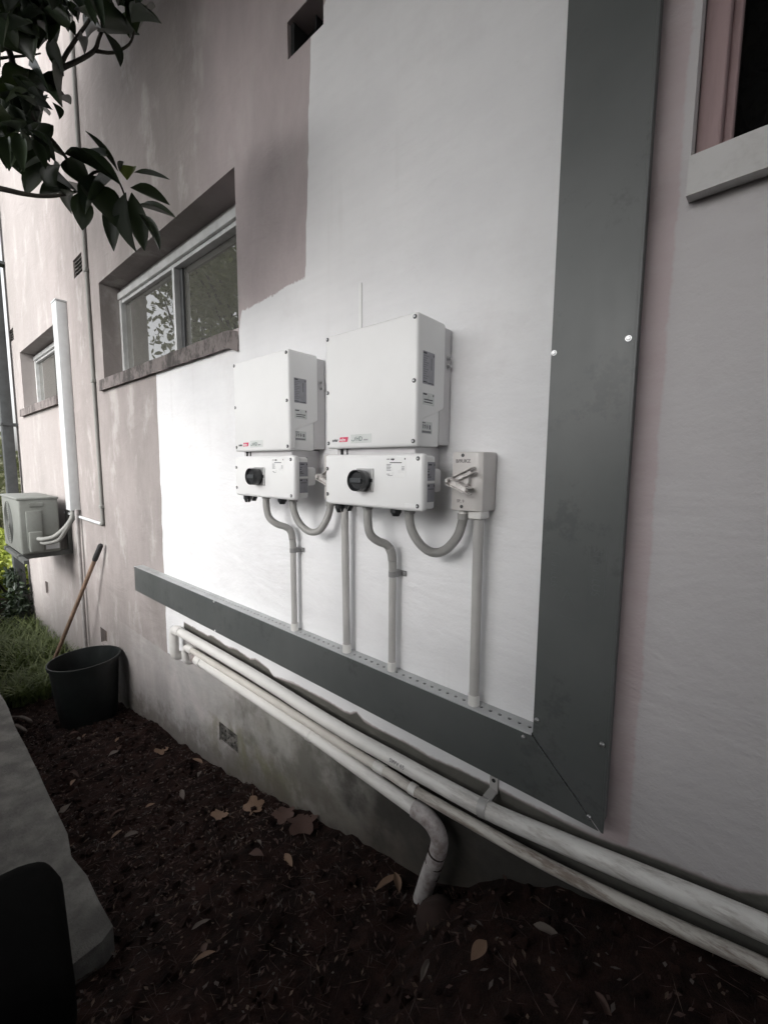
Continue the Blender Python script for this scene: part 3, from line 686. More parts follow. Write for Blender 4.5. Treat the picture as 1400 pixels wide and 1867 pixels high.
for x, z in ((-.318, 1.58), (-.186, 1.584), (-.316, .797), (-.1845, .80), (-.2, .6335), (-.318, 2.38), (-.186, 2.39)): rivet(x, z, duct, dl)
M_emb = plain('faint embossed film lettering', (.098, .106, .106), .4)
def vt(s, x, z, size):
    o = text('lettering', s, size, M_emb, duct, Vector((x, -.0503, z)) + dl, (R(90), R(90), 0), depth=.0003); return o
vt('STAINLUS', -.222, 1.195, .022); vt('STAINLUS', -.302, 1.19, .020)
bm = NB()
def bar(bm, x0, z0, x1, z1, t, y0=-.0506, y1=-.0502):
    d = Vector((x1-x0, z1-z0)); d.normalize(); n_ = Vector((-d.y, d.x))*t/2
    prism(bm, [(x0+n_.x, z0+n_.y), (x1+n_.x, z1+n_.y), (x1-n_.x, z1-n_.y), (x0-n_.x, z0-n_.y)], 'y', y0, y1)
for a_ in ((-.229, 1.2, -.229, 1.08), (-.199, 1.2, -.199, 1.08)): bar(bm, *a_, .0014)
for a_ in ((-.29, 1.045, -.268, 1.10), (-.268, 1.10, -.235, 1.04), (-.29, 1.045, -.235, 1.04)): bar(bm, *a_, .0014)
part('warning_outline', bm, M_emb, duct, loc=dl)

tray = thing('cable_tray', 'long horizontal slate grey steel cable tray with perforated top', 'cable tray', (-1.5, 0, .61)); tl = Vector((1.5, 0, -.61))
bm = NB(); prism(bm, [(-2.692, .613), (-.181, .611), (-.3265, .7565), (-2.692, .757)], 'y', -.050, -.0485); part('cover', bm, M_tray, tray, loc=tl)
bm = NB(); box(bm, -2.69, -.33, -.0485, -.001, .613, .6145); box(bm, -2.6915, -2.69, -.0485, -.001, .613, .757); part('inner_channel', bm, M_tray, tray, loc=tl)
bm = NB(); x = -2.69; p = .0246; yc = -.024; hr = .0050
while x < -.33:
    x1 = min(x+p, -.326); cx = (x+x1)/2
    O = [(x, -.0485), (cx, -.0485), (x1, -.0485), (x1, yc), (x1, -.001), (cx, -.001), (x, -.001), (x, yc)]
    I = [(cx+hr*1.05*math.cos(t), yc+hr*math.sin(t)) for t in [R(225), R(270), R(315), 0, R(45), R(90), R(135), R(180)]]
    A = [bm.verts.new((u, v, .757)) for u, v in O]; B = [bm.verts.new((u, v, .757)) for u, v in I]; C = [bm.verts.new((u, v, .754)) for u, v in I]
    for k in range(8): bm.faces.new((A[k], A[(k+1) % 8], B[(k+1) % 8], B[k])); bm.faces.new((B[k], B[(k+1) % 8], C[(k+1) % 8], C[k]))
    x = x1
part('perforated_top', bm, M_traytop, tray, loc=tl)
bm = NB(); box(bm, -2.69, -.33, -.047, -.003, .742, .744); part('inner_shadow_plate', bm, M_gap, tray, loc=tl)  # added black sheet standing for the shade behind the holes
bm = NB(); box(bm, -2.692, -.327, -.0512, -.0475, .755, .7585, .001); part('edge_fold', bm, M_traytop, tray, loc=tl)
for x, z in ((-.344, .744), (-1.75, .751), (-1.75, .618)): rivet(x, z, tray, tl)

# ------------------------------------------------------------------ inverters (each: inverter on top of its switch unit)
def screwhead(x, z, y, par, l):
    bm = NB(); cyl(bm, (x, y+.001, z), (0, -1, 0), .0052, .0014, 16); cyl(bm, (x, y-.0004, z), (0, -1, 0), .0035, .0014, 16)
    o = part('screw', bm, M_screw, par, loc=l); 
    bm = NB(); cyl(bm, (x, y-.001, z), (0, -1, 0), .0022, .0014, 10); o2 = part('screw_pin', bm, M_steel, o)
def printlines(bm, axis_, y, rows):
    for (u0, u1, z0, z1) in rows:
        if axis_ == 'F': box(bm, u0, u1, y-.0003, y, z0, z1)
        else: box(bm, y, y+.0003, u0, u1, z0, z1)
def inverter(label):
    t = thing('solar_inverter', label, 'inverter', (-.74, 0, 1.245), 'solar inverters on the white wall'); l = Vector((.74, 0, -1.245))
    F = -.1485
    bm = NB(); prism(bm, [(F, 1.397), (F, 1.6955), (-.033, 1.6955), (-.033, 1.492), (-.120, 1.459), (-.126, 1.397)], 'x', -.8945, -.586, .0075, 3)
    smooth_by_angle(part('cover', bm, M_white, t, loc=l), 35)
    bm = NB(); box(bm, -.889, -.5905, -.135, -.047, 1.398, 1.50, .006); smooth_by_angle(part('lower_body', bm, M_white, t, loc=l), 35)
    bm = NB(); box(bm, -.884, -.589, -.05, -.003, 1.404, 1.688, .003); smooth_by_angle(part('heat_sink', bm, M_whiteback, t, loc=l), 35)
    for z in (1.616, 1.597):
        bm = NB(); cyl(bm, (-.589, -.018, z), (1, 0, 0), .0042, .010, 12); cyl(bm, (-.589, -.018, z), (1, 0, 0), .0075, .002, 6); part('bolt', bm, M_steel, t, loc=l)
    bm = NB(); box(bm, -.875, -.606, -.125, -.06, 1.377, 1.399, .002); part('neck', bm, M_whiteback, t, loc=l)
    bm = NB(); box(bm, -.858, -.850, -.128, -.124, 1.377, 1.397); box(bm, -.835, -.832, -.128, -.124, 1.377, 1.397); part('neck_cable', bm, M_gap, t, loc=l)
    # switch unit
    bm = NB(); box(bm, -.9, -.5655, F, -.124, 1.2455, 1.381, .009, 3); smooth_by_angle(part('switch_lid', bm, M_white, t, loc=l), 35)
    bm = NB(); box(bm, -.894, -.5725, -.124, -.086, 1.249, 1.377, .008, 3); smooth_by_angle(part('switch_body', bm, M_white, t, loc=l), 35)
    bm = NB(); box(bm, -.885, -.577, -.088, -.052, 1.288, 1.346, .008, 3); smooth_by_angle(part('switch_rear', bm, M_white, t, loc=l), 35)
    bm = NB(); box(bm, -.86, -.62, -.052, -.001, 1.30, 1.40); part('wall_bracket', bm, M_whiteback, t, loc=l)
    # side window labels on the switch body
    for z0, z1, rows in ((1.3175, 1.3615, [(-.118, -.104, 1.3535, 1.3565), (-.1205, -.112, 1.344, 1.3455), (-.1205, -.116, 1.338, 1.341), (-.1205, -.113, 1.330, 1.333), (-.1205, -.106, 1.3255, 1.327), (-.094, -.0915, 1.352, 1.357)]), (1.267, 1.311, [(-.1205, -.112, 1.304, 1.3075), (-.118, -.096, 1.297, 1.2985), (-.094, -.0915, 1.303, 1.3075)])):
        bm = NB(); box(bm, -.5727, -.5719, -.1215, -.090, z0, z1); q = part('side_label', bm, M_label, t, loc=l)
        bm = NB(); printlines(bm, 'S', -.5719, rows); part('print', bm, M_ink, q)
    # front label
    bm = NB(); box(bm, -.676, -.6135, F-.0004, F+.0001, 1.3255, 1.3735); q = part('front_label', bm, M_labelw, t, loc=l)
    bm = NB(); printlines(bm, 'F', F-.0004, [(-.6635, -.627, 1.3585, 1.3605), (-.619, -.616, 1.3665, 1.3705)]); part('print', bm, M_ink, q)
    bm = NB(); printlines(bm, 'F', F-.0004, [(-.674, -.660-.002*(k % 2), 1.3545-.0035*k, 1.356-.0035*k) for k in range(5)] + [(-.627, -.619, 1.349-.0035*k, 1.3505-.0035*k) for k in range(3)] + [(-.674, -.664, 1.331, 1.3325), (-.67, -.655, 1.328, 1.3293)]); part('print', bm, M_inklite, q)
    text('logo_print', 'solar', .0055, M_ink, q, (-.6745, F-.0005, 1.3665), FRONT, .1); text('logo_print', 'edge', .0062, M_ink, q, (-.6615, F-.0005, 1.3662), FRONT, .25, bold=.0003)
    # raised plate on the lid
    bm = NB(); box(bm, -.617, -.583, F-.0006, F+.0001, 1.2545, 1.2635, .0003); part('raised_plate', bm, M_white, t, loc=l)
    # logos
    zl = 1.4155
    text('logo_lettering', 'solar', .0115, M_ink, t, Vector((-.8685, F-.0006, zl)) + l, FRONT, .05, bold=.0002)
    bm = NB(); prism(bm, [(-.8415, zl-.0015), (-.811, zl-.0015), (-.807, zl+.0110), (-.8375, zl+.0110)], 'y', F-.0008, F+.0001); q = part('logo_block', bm, M_red, t, loc=l)
    text('logo_lettering', 'edge', .0115, M_labelw, q, (-.839, F-.0010, zl+.0008), FRONT, .25, bold=.0002)
    bm = NB(); box(bm, -.7975, -.7245, F-.0004, F+.0001, zl-.006, zl+.0165); q = part('badge_film', bm, M_label2, t, loc=l)
    text('badge_lettering', 'HD', .0165, M_teal, q, (-.7785, F-.0007, zl-.0005), FRONT, 0, sx=.95)
    text('badge_lettering', 'wave', .0075, M_inklite, q, (-.7515, F-.0007, zl), FRONT, 0)
    bm = NB(); P = [(-.7945, F-.0008, zl+.003), (-.791, F-.0008, zl+.0005), (-.787, F-.0008, zl), (-.783, F-.0008, zl+.003), (-.7805, F-.0008, zl+.009)]; tube(bm, spline(P, 4), .0007, 6); part('badge_swoosh', bm, M_teal, q)
    # side labels of the inverter
    xs_ = -.586
    bm = NB(); box(bm, xs_-.0001, xs_+.0004, -.1275, -.081, 1.541, 1.6145); q = part('side_label', bm, M_label, t, loc=l)
    bm = NB(); printlines(bm, 'S', xs_+.0004, [(-.126, -.113, 1.6085, 1.612), (-.086, -.083, 1.606, 1.611), (-.0945, -.093, 1.575, 1.602), (-.126, -.11, 1.5445, 1.547), (-.108, -.085, 1.5435, 1.5455)]); part('print', bm, M_ink, q)
    bm = NB(); printlines(bm, 'S', xs_+.0004, [(-.1255, -.106-.004*(k % 3), 1.603-.005*k, 1.605-.005*k) for k in range(11)]); part('print', bm, M_inklite, q)
    bm = NB(); box(bm, xs_-.0001, xs_+.0004, -.1265, -.080, 1.494, 1.522); q = part('side_label', bm, M_label2, t, loc=l)
    bm = NB(); printlines(bm, 'S', xs_+.0004, [(-.125, -.110, 1.5165, 1.520), (-.0855, -.082, 1.515, 1.520), (-.121, -.086, 1.505, 1.5075), (-.121, -.088, 1.499, 1.5015)]); part('print', bm, M_ink, q)
    xs_ = -.5905
    bm = NB(); box(bm, xs_-.0001, xs_+.0004, -.1225, -.080, 1.428, 1.4565); q = part('side_label', bm, M_label2, t, loc=l)
    bm = NB(); printlines(bm, 'S', xs_+.0004, [(-.121, -.108, 1.452, 1.455), (-.1185, -.1155, 1.440, 1.450), (-.111, -.108, 1.440, 1.448), (-.113, -.106, 1.446, 1.449), (-.102, -.099, 1.439, 1.450), (-.104, -.097, 1.443, 1.4455), (-.093, -.086, 1.439, 1.449), (-.121, -.084, 1.430, 1.435)]); part('print', bm, M_inklite, q)
    # screws
    for x, z in ((-.886, 1.6865), (-.595, 1.6845), (-.886, 1.547), (-.595, 1.545), (-.884, 1.412), (-.595, 1.409)): screwhead(x, z, F, t, l)
    for x, z in ((-.8895, 1.343), (-.580, 1.369), (-.8895, 1.273), (-.580, 1.259)): screwhead(x, z, F, t, l)
    # rotary switch
    bm = NB(); box(bm, -.7735, -.7155, F-.005, F, 1.2855, 1.3450, .002); q = part('switch_plate', bm, M_steel if 0 else M_plate, t, loc=l)
    bm = NB(); box(bm, -.733, -.7165, F-.0056, F-.0049, 1.3105, 1.3195); part('pointer', bm, M_black, q)
    kx, kz = -.7475, 1.3145
    bm = NB(); cyl(bm, (kx, F-.005, kz), (0, -1, 0), .0255, .020, 36, r2=.0275); cyl(bm, (kx, F-.025, kz), (0, -1, 0), .0275, .012, 36, r2=.0265)
    bmesh.ops.remove_doubles(bm, verts=bm.verts, dist=.0001)
    top = [f for f in bm.faces if len(f.verts) > 20 and f.calc_center_median().y < F-.036]
    r_ = bmesh.ops.inset_region(bm, faces=top, thickness=.006, depth=0); bmesh.ops.translate(bm, verts=list({v for f in top for v in f.verts}), vec=(0, .008, 0))
    q = part('switch_knob', bm, M_black, t, loc=l); smooth_by_angle(q, 40)
    bm = NB(); box(bm, kx-.019, kx+.019, F-.036, F-.028, kz-.006, kz+.006, .002); part('grip_bar', bm, plain('charcoal grip', (.05, .055, .06), .4) if 'charcoal grip' not in bpy.data.materials else bpy.data.materials['charcoal grip'], q)
    # cable glands under the switch unit
    for gx, gy, gr, gh in ((-.872, -.118, .0145, .026), (-.842, -.112, .012, .020), (-.668, -.118, .0145, .020)):
        bm = NB(); cyl(bm, (gx, gy, 1.2465), (0, 0, -1), gr, gh*.55, 12); cyl(bm, (gx, gy, 1.2465-gh*.55), (0, 0, -1), gr*.92, gh*.45, 12, r2=gr*.6)
        smooth_by_angle(part('cable_gland', bm, M_black, t, loc=l), 30)
    bm = NB(); tube(bm, spline([(-.862, -.125, 1.232), (-.856, -.128, 1.224), (-.846, -.128, 1.222), (-.836, -.125, 1.23), (-.832, -.12, 1.246)], 4), .0007, 5); part('tether_wire', bm, M_conduit, t, loc=l)
    return t
inv = inverter('white wall inverter nearest the steel duct, the larger looking of the two')
inv1 = copy_tree(inv); inv1.location.x -= .4745; inv1['label'] = 'white wall inverter below the painted window sill, farther from the steel duct'

# ------------------------------------------------------------------ isolators
def isolator(label):
    t = thing('isolator_switch', label, 'switch box', (-.5, 0, 1.25), 'isolator switches beside the inverters'); l = Vector((.5, 0, -1.25))
    bm = NB(); prism(bm, [(-.5375, -.070), (-.474, -.070), (-.458, -.064), (-.4565, -.001), (-.5375, -.001)], 'z', 1.2475, 1.3855, .004, 2)
    smooth_by_angle(part('housing', bm, M_iso, t, loc=l), 30)
    for z in (1.3775, 1.258):
        bm = NB(); cyl(bm, (-.509, -.0695, z), (0, -1, 0), .0042, .0012, 12); part('screw', bm, M_screw, t, loc=l)
    text('lettering', 'B/9UKZ', .0115, M_isoink, t, Vector((-.527, -.0705, 1.3605)) + l, FRONT, 0, bold=.0004, sx=1.0)
    text('lettering', 'SP, 9', .0100, M_isoink, t, Vector((-.522, -.0705, 1.2675)) + l, FRONT, 0, bold=.0003, sx=1.0)
    bm = NB(); cyl(bm, (-.502, -.069, 1.3205), (0, -1, 0), .0165, .012, 24); smooth_by_angle(part('hub', bm, M_iso, t, loc=l), 40)
    def lever(a, b, y0, y1, wd, name):
        # channel section lever between points a and b (x,z)
        a = Vector(a); b = Vector(b); d = (b-a).normalized(); n_ = Vector((-d.y, d.x)); bm = NB()
        for s in (-1, 1):
            p = n_*s*wd; k = n_*s*(wd-.0022)
            prism(bm, [tuple(a+k), tuple(b+k), tuple(b+p), tuple(a+p)], 'y', y0, y1, .0008, 1)
        prism(bm, [tuple(a-n_*(wd-.0024)), tuple(b-n_*(wd-.0024)-d*.012), tuple(b+n_*(wd-.0024)-d*.012), tuple(a+n_*(wd-.0024))], 'y', y0+.010, y1-.001, .0006, 1)
        return part(name, bm, M_lever, t, loc=l)
    lever((-.526, 1.3195), (-.470, 1.345), -.092, -.074, .0072, 'lever')
    lever((-.528, 1.3190), (-.470, 1.296), -.112, -.090, .0085, 'lever')
    bm = NB(); box(bm, -.531, -.5225, -.112, -.074, 1.3135, 1.3235, .002); part('lever_pivot', bm, M_lever, t, loc=l)
    bm = NB(); box(bm, -.4965, -.463, -.062, -.018, 1.2295, 1.248, .003); part('conduit_socket', bm, M_sock, t, loc=l)
    bm = NB(); cyl(bm, (-.518, -.045, 1.248), (0, 0, -1), .012, .012, 12); part('hose_socket', bm, M_sock, t, loc=l)
    return t
iso = isolator('putty grey isolator switch beside the steel duct, its open lever fully in view')
iso1 = copy_tree(iso); iso1.location.x -= .456; iso1['label'] = 'isolator switch half hidden between the two inverters'

# ------------------------------------------------------------------ conduits
def straight(bm, x0, y0, z0, x1, y1, z1, r, n=14): return tube(bm, [(x0, y0, z0), (x1, y1, z1)], r, n)
def sconduit(label, flexpts, xc, ztop2, group):
    t = thing('flexible_conduit', label, 'conduit', (xc, -.03, .757), group); l = Vector((-xc, .03, -.757))
    bm = NB(); sp = spline(flexpts, 10); tube(bm, sp, .0118, 16); part('flexible_hose', bm, M_flex, t, True, l)
    bm = NB(); tube(bm, spline(flexpts, 10)[-26:-14], .0128, 16); part('joint_collar', bm, M_flex, t, True, l)
    p = flexpts[0]; bm = NB(); cyl(bm, (p[0], p[1], p[2]+.002), (0, 0, -1), .0145, .012, 16); part('gland_nut', bm, M_flex, t, loc=l)
    bm = NB(); tube(bm, [(xc, -.030, ztop2), (xc-.002, -.027, .758)], .0108, 16); smooth_by_angle(part('rigid_pipe', bm, M_conduit, t, loc=l), 50)
    bm = NB(); cyl(bm, (xc-.002, -.027, .785), (0, 0, -1), .0132, .027, 18); smooth_by_angle(part('socket', bm, M_sock, t, loc=l), 40)
    zs = ztop2 - .015
    bm = NB(); cyl(bm, (xc, -.030, zs+.008), (0, 0, -1), .0122, .016, 16); prism(bm, [(xc-.013, -.001), (xc-.0125, -.030), (xc+.0125, -.030), (xc+.013, -.004), (xc+.028, -.004), (xc+.028, -.001)], 'z', zs-.008, zs+.008)
    q = part('saddle_clip', bm, M_clip, t, loc=l); smooth_by_angle(q, 35)
    bm = NB(); cyl(bm, (xc+.021, -.004, zs), (0, -1, 0), .004, .002, 10); part('screw', bm, M_steel, q)
    return t
gS = 'S bend conduits dropping into the cable tray'
sconduit('grey S bend conduit from the inverter near the window down to the tray', [(-1.262, -.098, 1.246), (-1.262, -.098, 1.205), (-1.255, -.092, 1.170), (-1.236, -.075, 1.148), (-1.218, -.05, 1.136), (-1.208, -.036, 1.118), (-1.206, -.030, 1.075), (-1.206, -.030, 1.05)], -1.206, 1.068, gS)
sconduit('grey S bend conduit from the inverter near the steel duct down to the tray', [(-.783, -.098, 1.246), (-.783, -.098, 1.20), (-.779, -.092, 1.165), (-.768, -.073, 1.145), (-.757, -.050, 1.133), (-.750, -.036, 1.110), (-.749, -.030, 1.07), (-.749, -.030, 1.045)], -.749, 1.062, gS)
gL = 'flexible loops hanging between inverter and isolator'
def loop(label, pts, ribbed):
    p = pts[0]; t = thing('flexible_conduit', label, 'conduit', p, gL); l = -Vector(p)
    sp = spline(pts, 26 if ribbed else 10); bm = NB()
    tube(bm, sp, (lambda i: .0108 + .0011*(i % 2)) if ribbed else .0112, 14); part('hose', bm, M_flex, t, not ribbed, l)
    for q_ in (pts[0], pts[-1]):
        bm = NB(); cyl(bm, (q_[0], q_[1], q_[2]+.002), (0, 0, -1), .0142, .014, 14); part('gland_nut', bm, M_flex, t, loc=l)
    return t
loop('ribbed grey conduit loop hanging below the isolator beside the steel duct', [(-.640, -.098, 1.246), (-.640, -.098, 1.215), (-.634, -.092, 1.185), (-.613, -.082, 1.153), (-.585, -.072, 1.138), (-.556, -.062, 1.147), (-.530, -.052, 1.180), (-.520, -.046, 1.215), (-.518, -.045, 1.237)], True)
loop('smooth grey conduit loop hanging in the gap between the two inverters', [(-1.112, -.098, 1.246), (-1.110, -.098, 1.210), (-1.100, -.092, 1.178), (-1.078, -.084, 1.152), (-1.05, -.074, 1.139), (-1.022, -.064, 1.148), (-1.002, -.054, 1.180), (-.994, -.046, 1.215), (-.9925, -.045, 1.237)], False)
gV = 'straight conduits from isolator down to the cable tray'
def vconduit(label, x, ztop2, r):
    t = thing('straight_conduit', label, 'conduit', (x, -.03, .757), gV); l = Vector((-x, .03, -.757))
    bm = NB(); tube(bm, [(x, -.040, ztop2), (x-.004, -.027, .758)], r, 18); smooth_by_angle(part('pipe', bm, M_conduit, t, loc=l), 50)
    bm = NB(); cyl(bm, (x-.004, -.027, .785), (0, 0, -1), r*1.2, .027, 18); smooth_by_angle(part('socket', bm, M_sock, t, loc=l), 40)
vconduit('straight grey conduit nearest the steel duct, below the open levered isolator', -.4795, 1.232, .0122)
vconduit('straight grey conduit between the two S bend conduits', -.934, 1.232, .0118)
bm = NB(); box(bm, -.911, -.900, -.004, -.0005, 1.60, 1.882, .001)
tag(part('mini_trunking', bm, M_white), 'thin white cable strip rising above the nearer inverter', 'cable cover')

# ------------------------------------------------------------------ drain pipes
DP = 'white drain pipes along the wall foot'
def pipe(label, pts, r, mat, joints=(), group=DP):
    p = pts[0]; t = thing('drain_pipe', label, 'pipe', p, group); l = -Vector(p)
    bm = NB(); tube(bm, pts, r, 24); smooth_by_angle(part('pipe', bm, mat, t, loc=l), 50)
    return t, l
def collar(t, l, a, b, r, mat=M_pvc, name='coupling'):
    bm = NB(); tube(bm, [a, b], r, 24); smooth_by_angle(part(name, bm, mat, t, loc=l), 40)
def elbow(t, l, c, y, r, zdown, mat=M_pvc):
    """pipe arrives along +x at c=(x,z), turns down then back into the wall"""
    x, z = c; bm = NB()
    pts = [(x+.045, y, z)] + [(x+.006-.034*math.sin(R(a)), y, z-.034+.034*math.cos(R(a))) for a in (0, 22, 45, 68, 90)] + [(x-.028, y, zdown+.03)]
    pts += [(x-.028, y+.028*(1-math.cos(R(a))), zdown+.03-.028*math.sin(R(a))) for a in (30, 60, 90)] + [(x-.028, .01, zdown)]
    tube(bm, pts, r*1.09, 20); smooth_by_angle(part('elbow', bm, mat, t, loc=l), 50)
    collar(t, l, (x+.02, y, z), (x+.055, y, z), r*1.2, mat, 'elbow_socket')
Y1 = -.052
P1 = [(-2.15, Y1, .516), (-1.5, Y1, .517), (-.99, Y1, .504), (-.75, Y1, .508), (-.45, Y1, .517), (-.275, Y1, .540), (-.07, Y1, .573), (.08, Y1, .596), (.5, Y1, .655), (1.2, Y1, .75)]
t, l = pipe('uppermost and thickest white drain pipe, nearest the cable tray', spline(P1, 4), .0208, M_pvc)
elbow(t, l, (-2.155, .516), Y1, .0205, .36)
def bracket(t, l, x, z, r, up, y=Y1):
    bm = NB(); tube(bm, [(x-.011, y, z-.0015), (x+.011, y, z+.0015)], r*1.07, 24); 
    box(bm, x-.011, x+.011, -.006, -.001, z+r*.6, z+up, .001); box(bm, x-.011, x+.011, y+.012, -.006, z+r*.84, z+r*1.02)
    q = part('pipe_bracket', bm, M_conduit, t, loc=l); smooth_by_angle(q, 35)
    bm = NB(); cyl(bm, (x, -.006, z+up-.014), (0, -1, 0), .005, .001, 12); part('bracket_hole', bm, M_gap, q)
bracket(t, l, -.432, .519, .0208, .060)
text('print', 'SWV 65', .016, M_inklite, t, Vector((-.72, Y1-.0205, .512)) + l, (R(80), 0, 0), 0)
Y2 = -.050
P2 = [(-2.03, Y2, .455), (-1.5, Y2, .457), (-.99, Y2, .452), (-.75, Y2, .452), (-.635, Y2, .450), (-.45, Y2, .458), (-.27, Y2, .470), (-.07, Y2, .498), (.083, Y2, .525), (.5, Y2, .59), (1.2, Y2, .69)]
t, l = pipe('middle drain pipe, mud stained where it runs on to the right', spline(P2, 4), .0138, M_pvcdirty)
elbow(t, l, (-2.035, .455), Y2, .0150, .365)
collar(t, l, (-.66, Y2, .4505), (-.638, Y2, .4502), .0158, M_pvc)
collar(t, l, (-.792, Y2, .452), (-.755, Y2, .452), .0154, M_pvc)
Y3 = -.056
P3 = [(-1.93, Y3, .430), (-1.4, Y3, .425), (-1.08, Y3, .421), (-.75, Y3, .407), (-.62, Y3, .401)]
t, l = pipe('lowest drain pipe, ending in an elbow turned down into the soil', spline(P3, 4), .0195, M_pvc)
bm = NB(); pts = [(-.64, Y3, .402), (-.60, Y3, .400), (-.574, Y3, .388), (-.558, Y3, .366), (-.556, Y3-.002, .338), (-.566, Y3-.006, .295), (-.580, Y3-.010, .245), (-.60, Y3-.016, .16)]
tube(bm, spline(pts, 5), .0232, 22); smooth_by_angle(part('elbow', bm, M_pvcold, t, loc=l), 50)
for za, xa in ((.322, -.5605), (.288, -.568), (.250, -.579)):
    bm = NB(); tube(bm, [(xa, Y3-.0045, za), (xa-.0008, Y3-.005, za-.003)], .0250, 22); smooth_by_angle(part('elbow_seam', bm, M_stone, t, loc=l), 40)
collar(t, l, (-1.925, Y3, .430), (-1.875, Y3, .4295), .0225)
collar(t, l, (-1.100, Y3, .4213), (-1.082, Y3, .421), .0215)
bm = NB(); pts = [(-1.925, Y3, .430), (-1.950, Y3, .428), (-1.962, Y3+.015, .42), (-1.965, .01, .415)]; tube(bm, pts, .0215, 18); smooth_by_angle(part('elbow', bm, M_pvcold, t, loc=l), 60)
# stone at the foot of the down-turned elbow
bm = NB(); bmesh.ops.create_icosphere(bm, subdivisions=3, radius=.055)
for v in bm.verts: v.co *= 1 + .28*mnoise.noise(v.co*22) ; v.co.z *= .75
o = part('stone', bm, M_stone, None, True, (-.515, -.115, gz(-.515, -.115)-.012)); tag(o, 'reddish brown stone at the foot of the down-turned drain pipe', 'stone')

# ------------------------------------------------------------------ far left: air conditioner, line cover, pipes
ac = thing('air_conditioner', 'outdoor air conditioner unit hung on the far end of the house wall', 'air conditioner', (-4.5, -.2, .65)); l = Vector((4.5, .2, -.65))
bm = NB(); box(bm, -4.86, -4.15, -.335, -.088, .655, 1.085, .014, 3); smooth_by_angle(part('casing', bm, M_ac, ac, loc=l), 35)
bm = NB(); box(bm, -4.87, -4.145, -.343, -.083, 1.072, 1.092, .008, 2); smooth_by_angle(part('top_panel', bm, M_ac, ac, loc=l), 35)
bm = NB()
for k in range(9): cx, cz = -4.58, .87; r_ = .03+.018*k; tube(bm, [(cx+r_*math.cos(a*.2618), -.338, cz+r_*math.sin(a*.2618)) for a in range(25)], .002, 5)
part('fan_guard', bm, M_acd, ac, loc=l)
bm = NB(); box(bm, -4.152, -4.144, -.27, -.185, 1.02, 1.05, .003); part('handle_recess', bm, M_ac, ac, loc=l)
bm = NB(); box(bm, -4.152, -4.138, -.295, -.20, .70, .99, .006); smooth_by_angle(part('side_plate', bm, M_ac, ac, loc=l), 35)
bm = NB(); box(bm, -4.15, -4.108, -.288, -.205, .675, .83, .01, 2); smooth_by_angle(part('valve_cover', bm, M_ac, ac, loc=l), 35)
bm = NB(); box(bm, -4.152, -4.147, -.185, -.10, .68, .735); part('rating_label', bm, M_trunk, ac, loc=l)
bm = NB(); box(bm, -4.84, -4.19, -.09, -.085, .68, 1.06); part('coil', bm, M_acd, ac, loc=l)
for x in (-4.22, -4.75):
    bm = NB(); box(bm, x-.02, x+.02, -.35, -.001, .612, .652, .003); box(bm, x-.02, x+.02, -.03, -.001, .652, .98, .003); part('wall_bracket', bm, M_acd, ac, loc=l)
bm = NB(); box(bm, -4.83, -3.99, -.35, -.32, .612, .640, .002); part('bracket_rail', bm, M_acd, ac, loc=l)
for dz, dy in ((0, 0), (-.03, .02)):
    bm = NB(); tube(bm, spline([(-4.11, -.235+dy, .775+dz), (-4.06, -.21+dy, .775+dz), (-4.0, -.15+dy, .80+dz), (-3.955, -.09, .87+dz*.5), (-3.945, -.05+dy*.3, .94), (-3.945, -.04, 1.02)], 6), .017, 10); part('refrigerant_hose', bm, M_hose, ac, True, l)
o = bm = NB(); box(bm, -4.02, -3.90, -.068, -.0005, .995, 2.53, .005, 2)
lc = thing('line_cover', 'tall pale metal pipe cover rising above the air conditioner', 'pipe cover', (-3.96, 0, .99)); l2 = Vector((3.96, 0, -.99))
smooth_by_angle(part('cover', bm, M_trunk, lc, loc=l2), 35)
bm = NB(); box(bm, -4.022, -3.898, -.071, -.0005, 2.53, 2.542, .002); part('end_cap', bm, M_trunk, lc, loc=l2)
t = thing('wall_conduit', 'thin painted conduit down the wall, bending left behind the air conditioner', 'conduit', (-3.35, -.01, .93)); l = Vector((3.35, .01, -.93))
bm = NB(); tube(bm, [(-3.36, -.012, 6.2), (-3.36, -.012, 2.9), (-3.352, -.012, 1.5), (-3.35, -.012, .955)], .0105, 10); smooth_by_angle(part('upright', bm, M_hose, t, loc=l), 50)
bm = NB(); tube(bm, [(-3.36, -.012, .938), (-4.3, -.012, .948)], .0105, 10); smooth_by_angle(part('cross_run', bm, M_trunk, t, loc=l), 50)
bm = NB(); tube(bm, spline([(-3.35, -.012, .97), (-3.351, -.012, .943), (-3.375, -.012, .938)], 4), .0135, 10); smooth_by_angle(part('bend', bm, M_hose, t, loc=l), 50)
for p_ in ((-3.35, 1.06), (-3.355, 1.9), (-3.358, 2.6)):
    bm = NB(); box(bm, p_[0]-.018, p_[0]+.018, -.026, -.0005, p_[1]-.012, p_[1]+.012, .004); part('saddle', bm, M_hose, t, loc=l)
bm = NB(); tube(bm, [(-3.895, -.03, 1.0), (-3.90, -.028, .6), (-3.915, -.026, -.45)], .013, 10)
tag(smooth_by_angle(part('condensate_pipe', bm, M_ddrain), 50), 'thin grey drain tube running from the line cover down to the soil', 'pipe')
dn = thing('downpipe', 'charcoal square downpipe at the far corner of the house', 'downpipe', (-6.07, -.09, -.5)); l = Vector((6.07, .09, .5))
bm = NB(); box(bm, -6.125, -6.025, -.135, -.04, -.7, 6.2, .008); smooth_by_angle(part('pipe', bm, M_down, dn, loc=l), 35)
for z in (.4, 1.75, 3.4): 
    bm = NB(); box(bm, -6.135, -6.015, -.142, -.001, z, z+.03, .003); part('strap', bm, M_down, dn, loc=l)

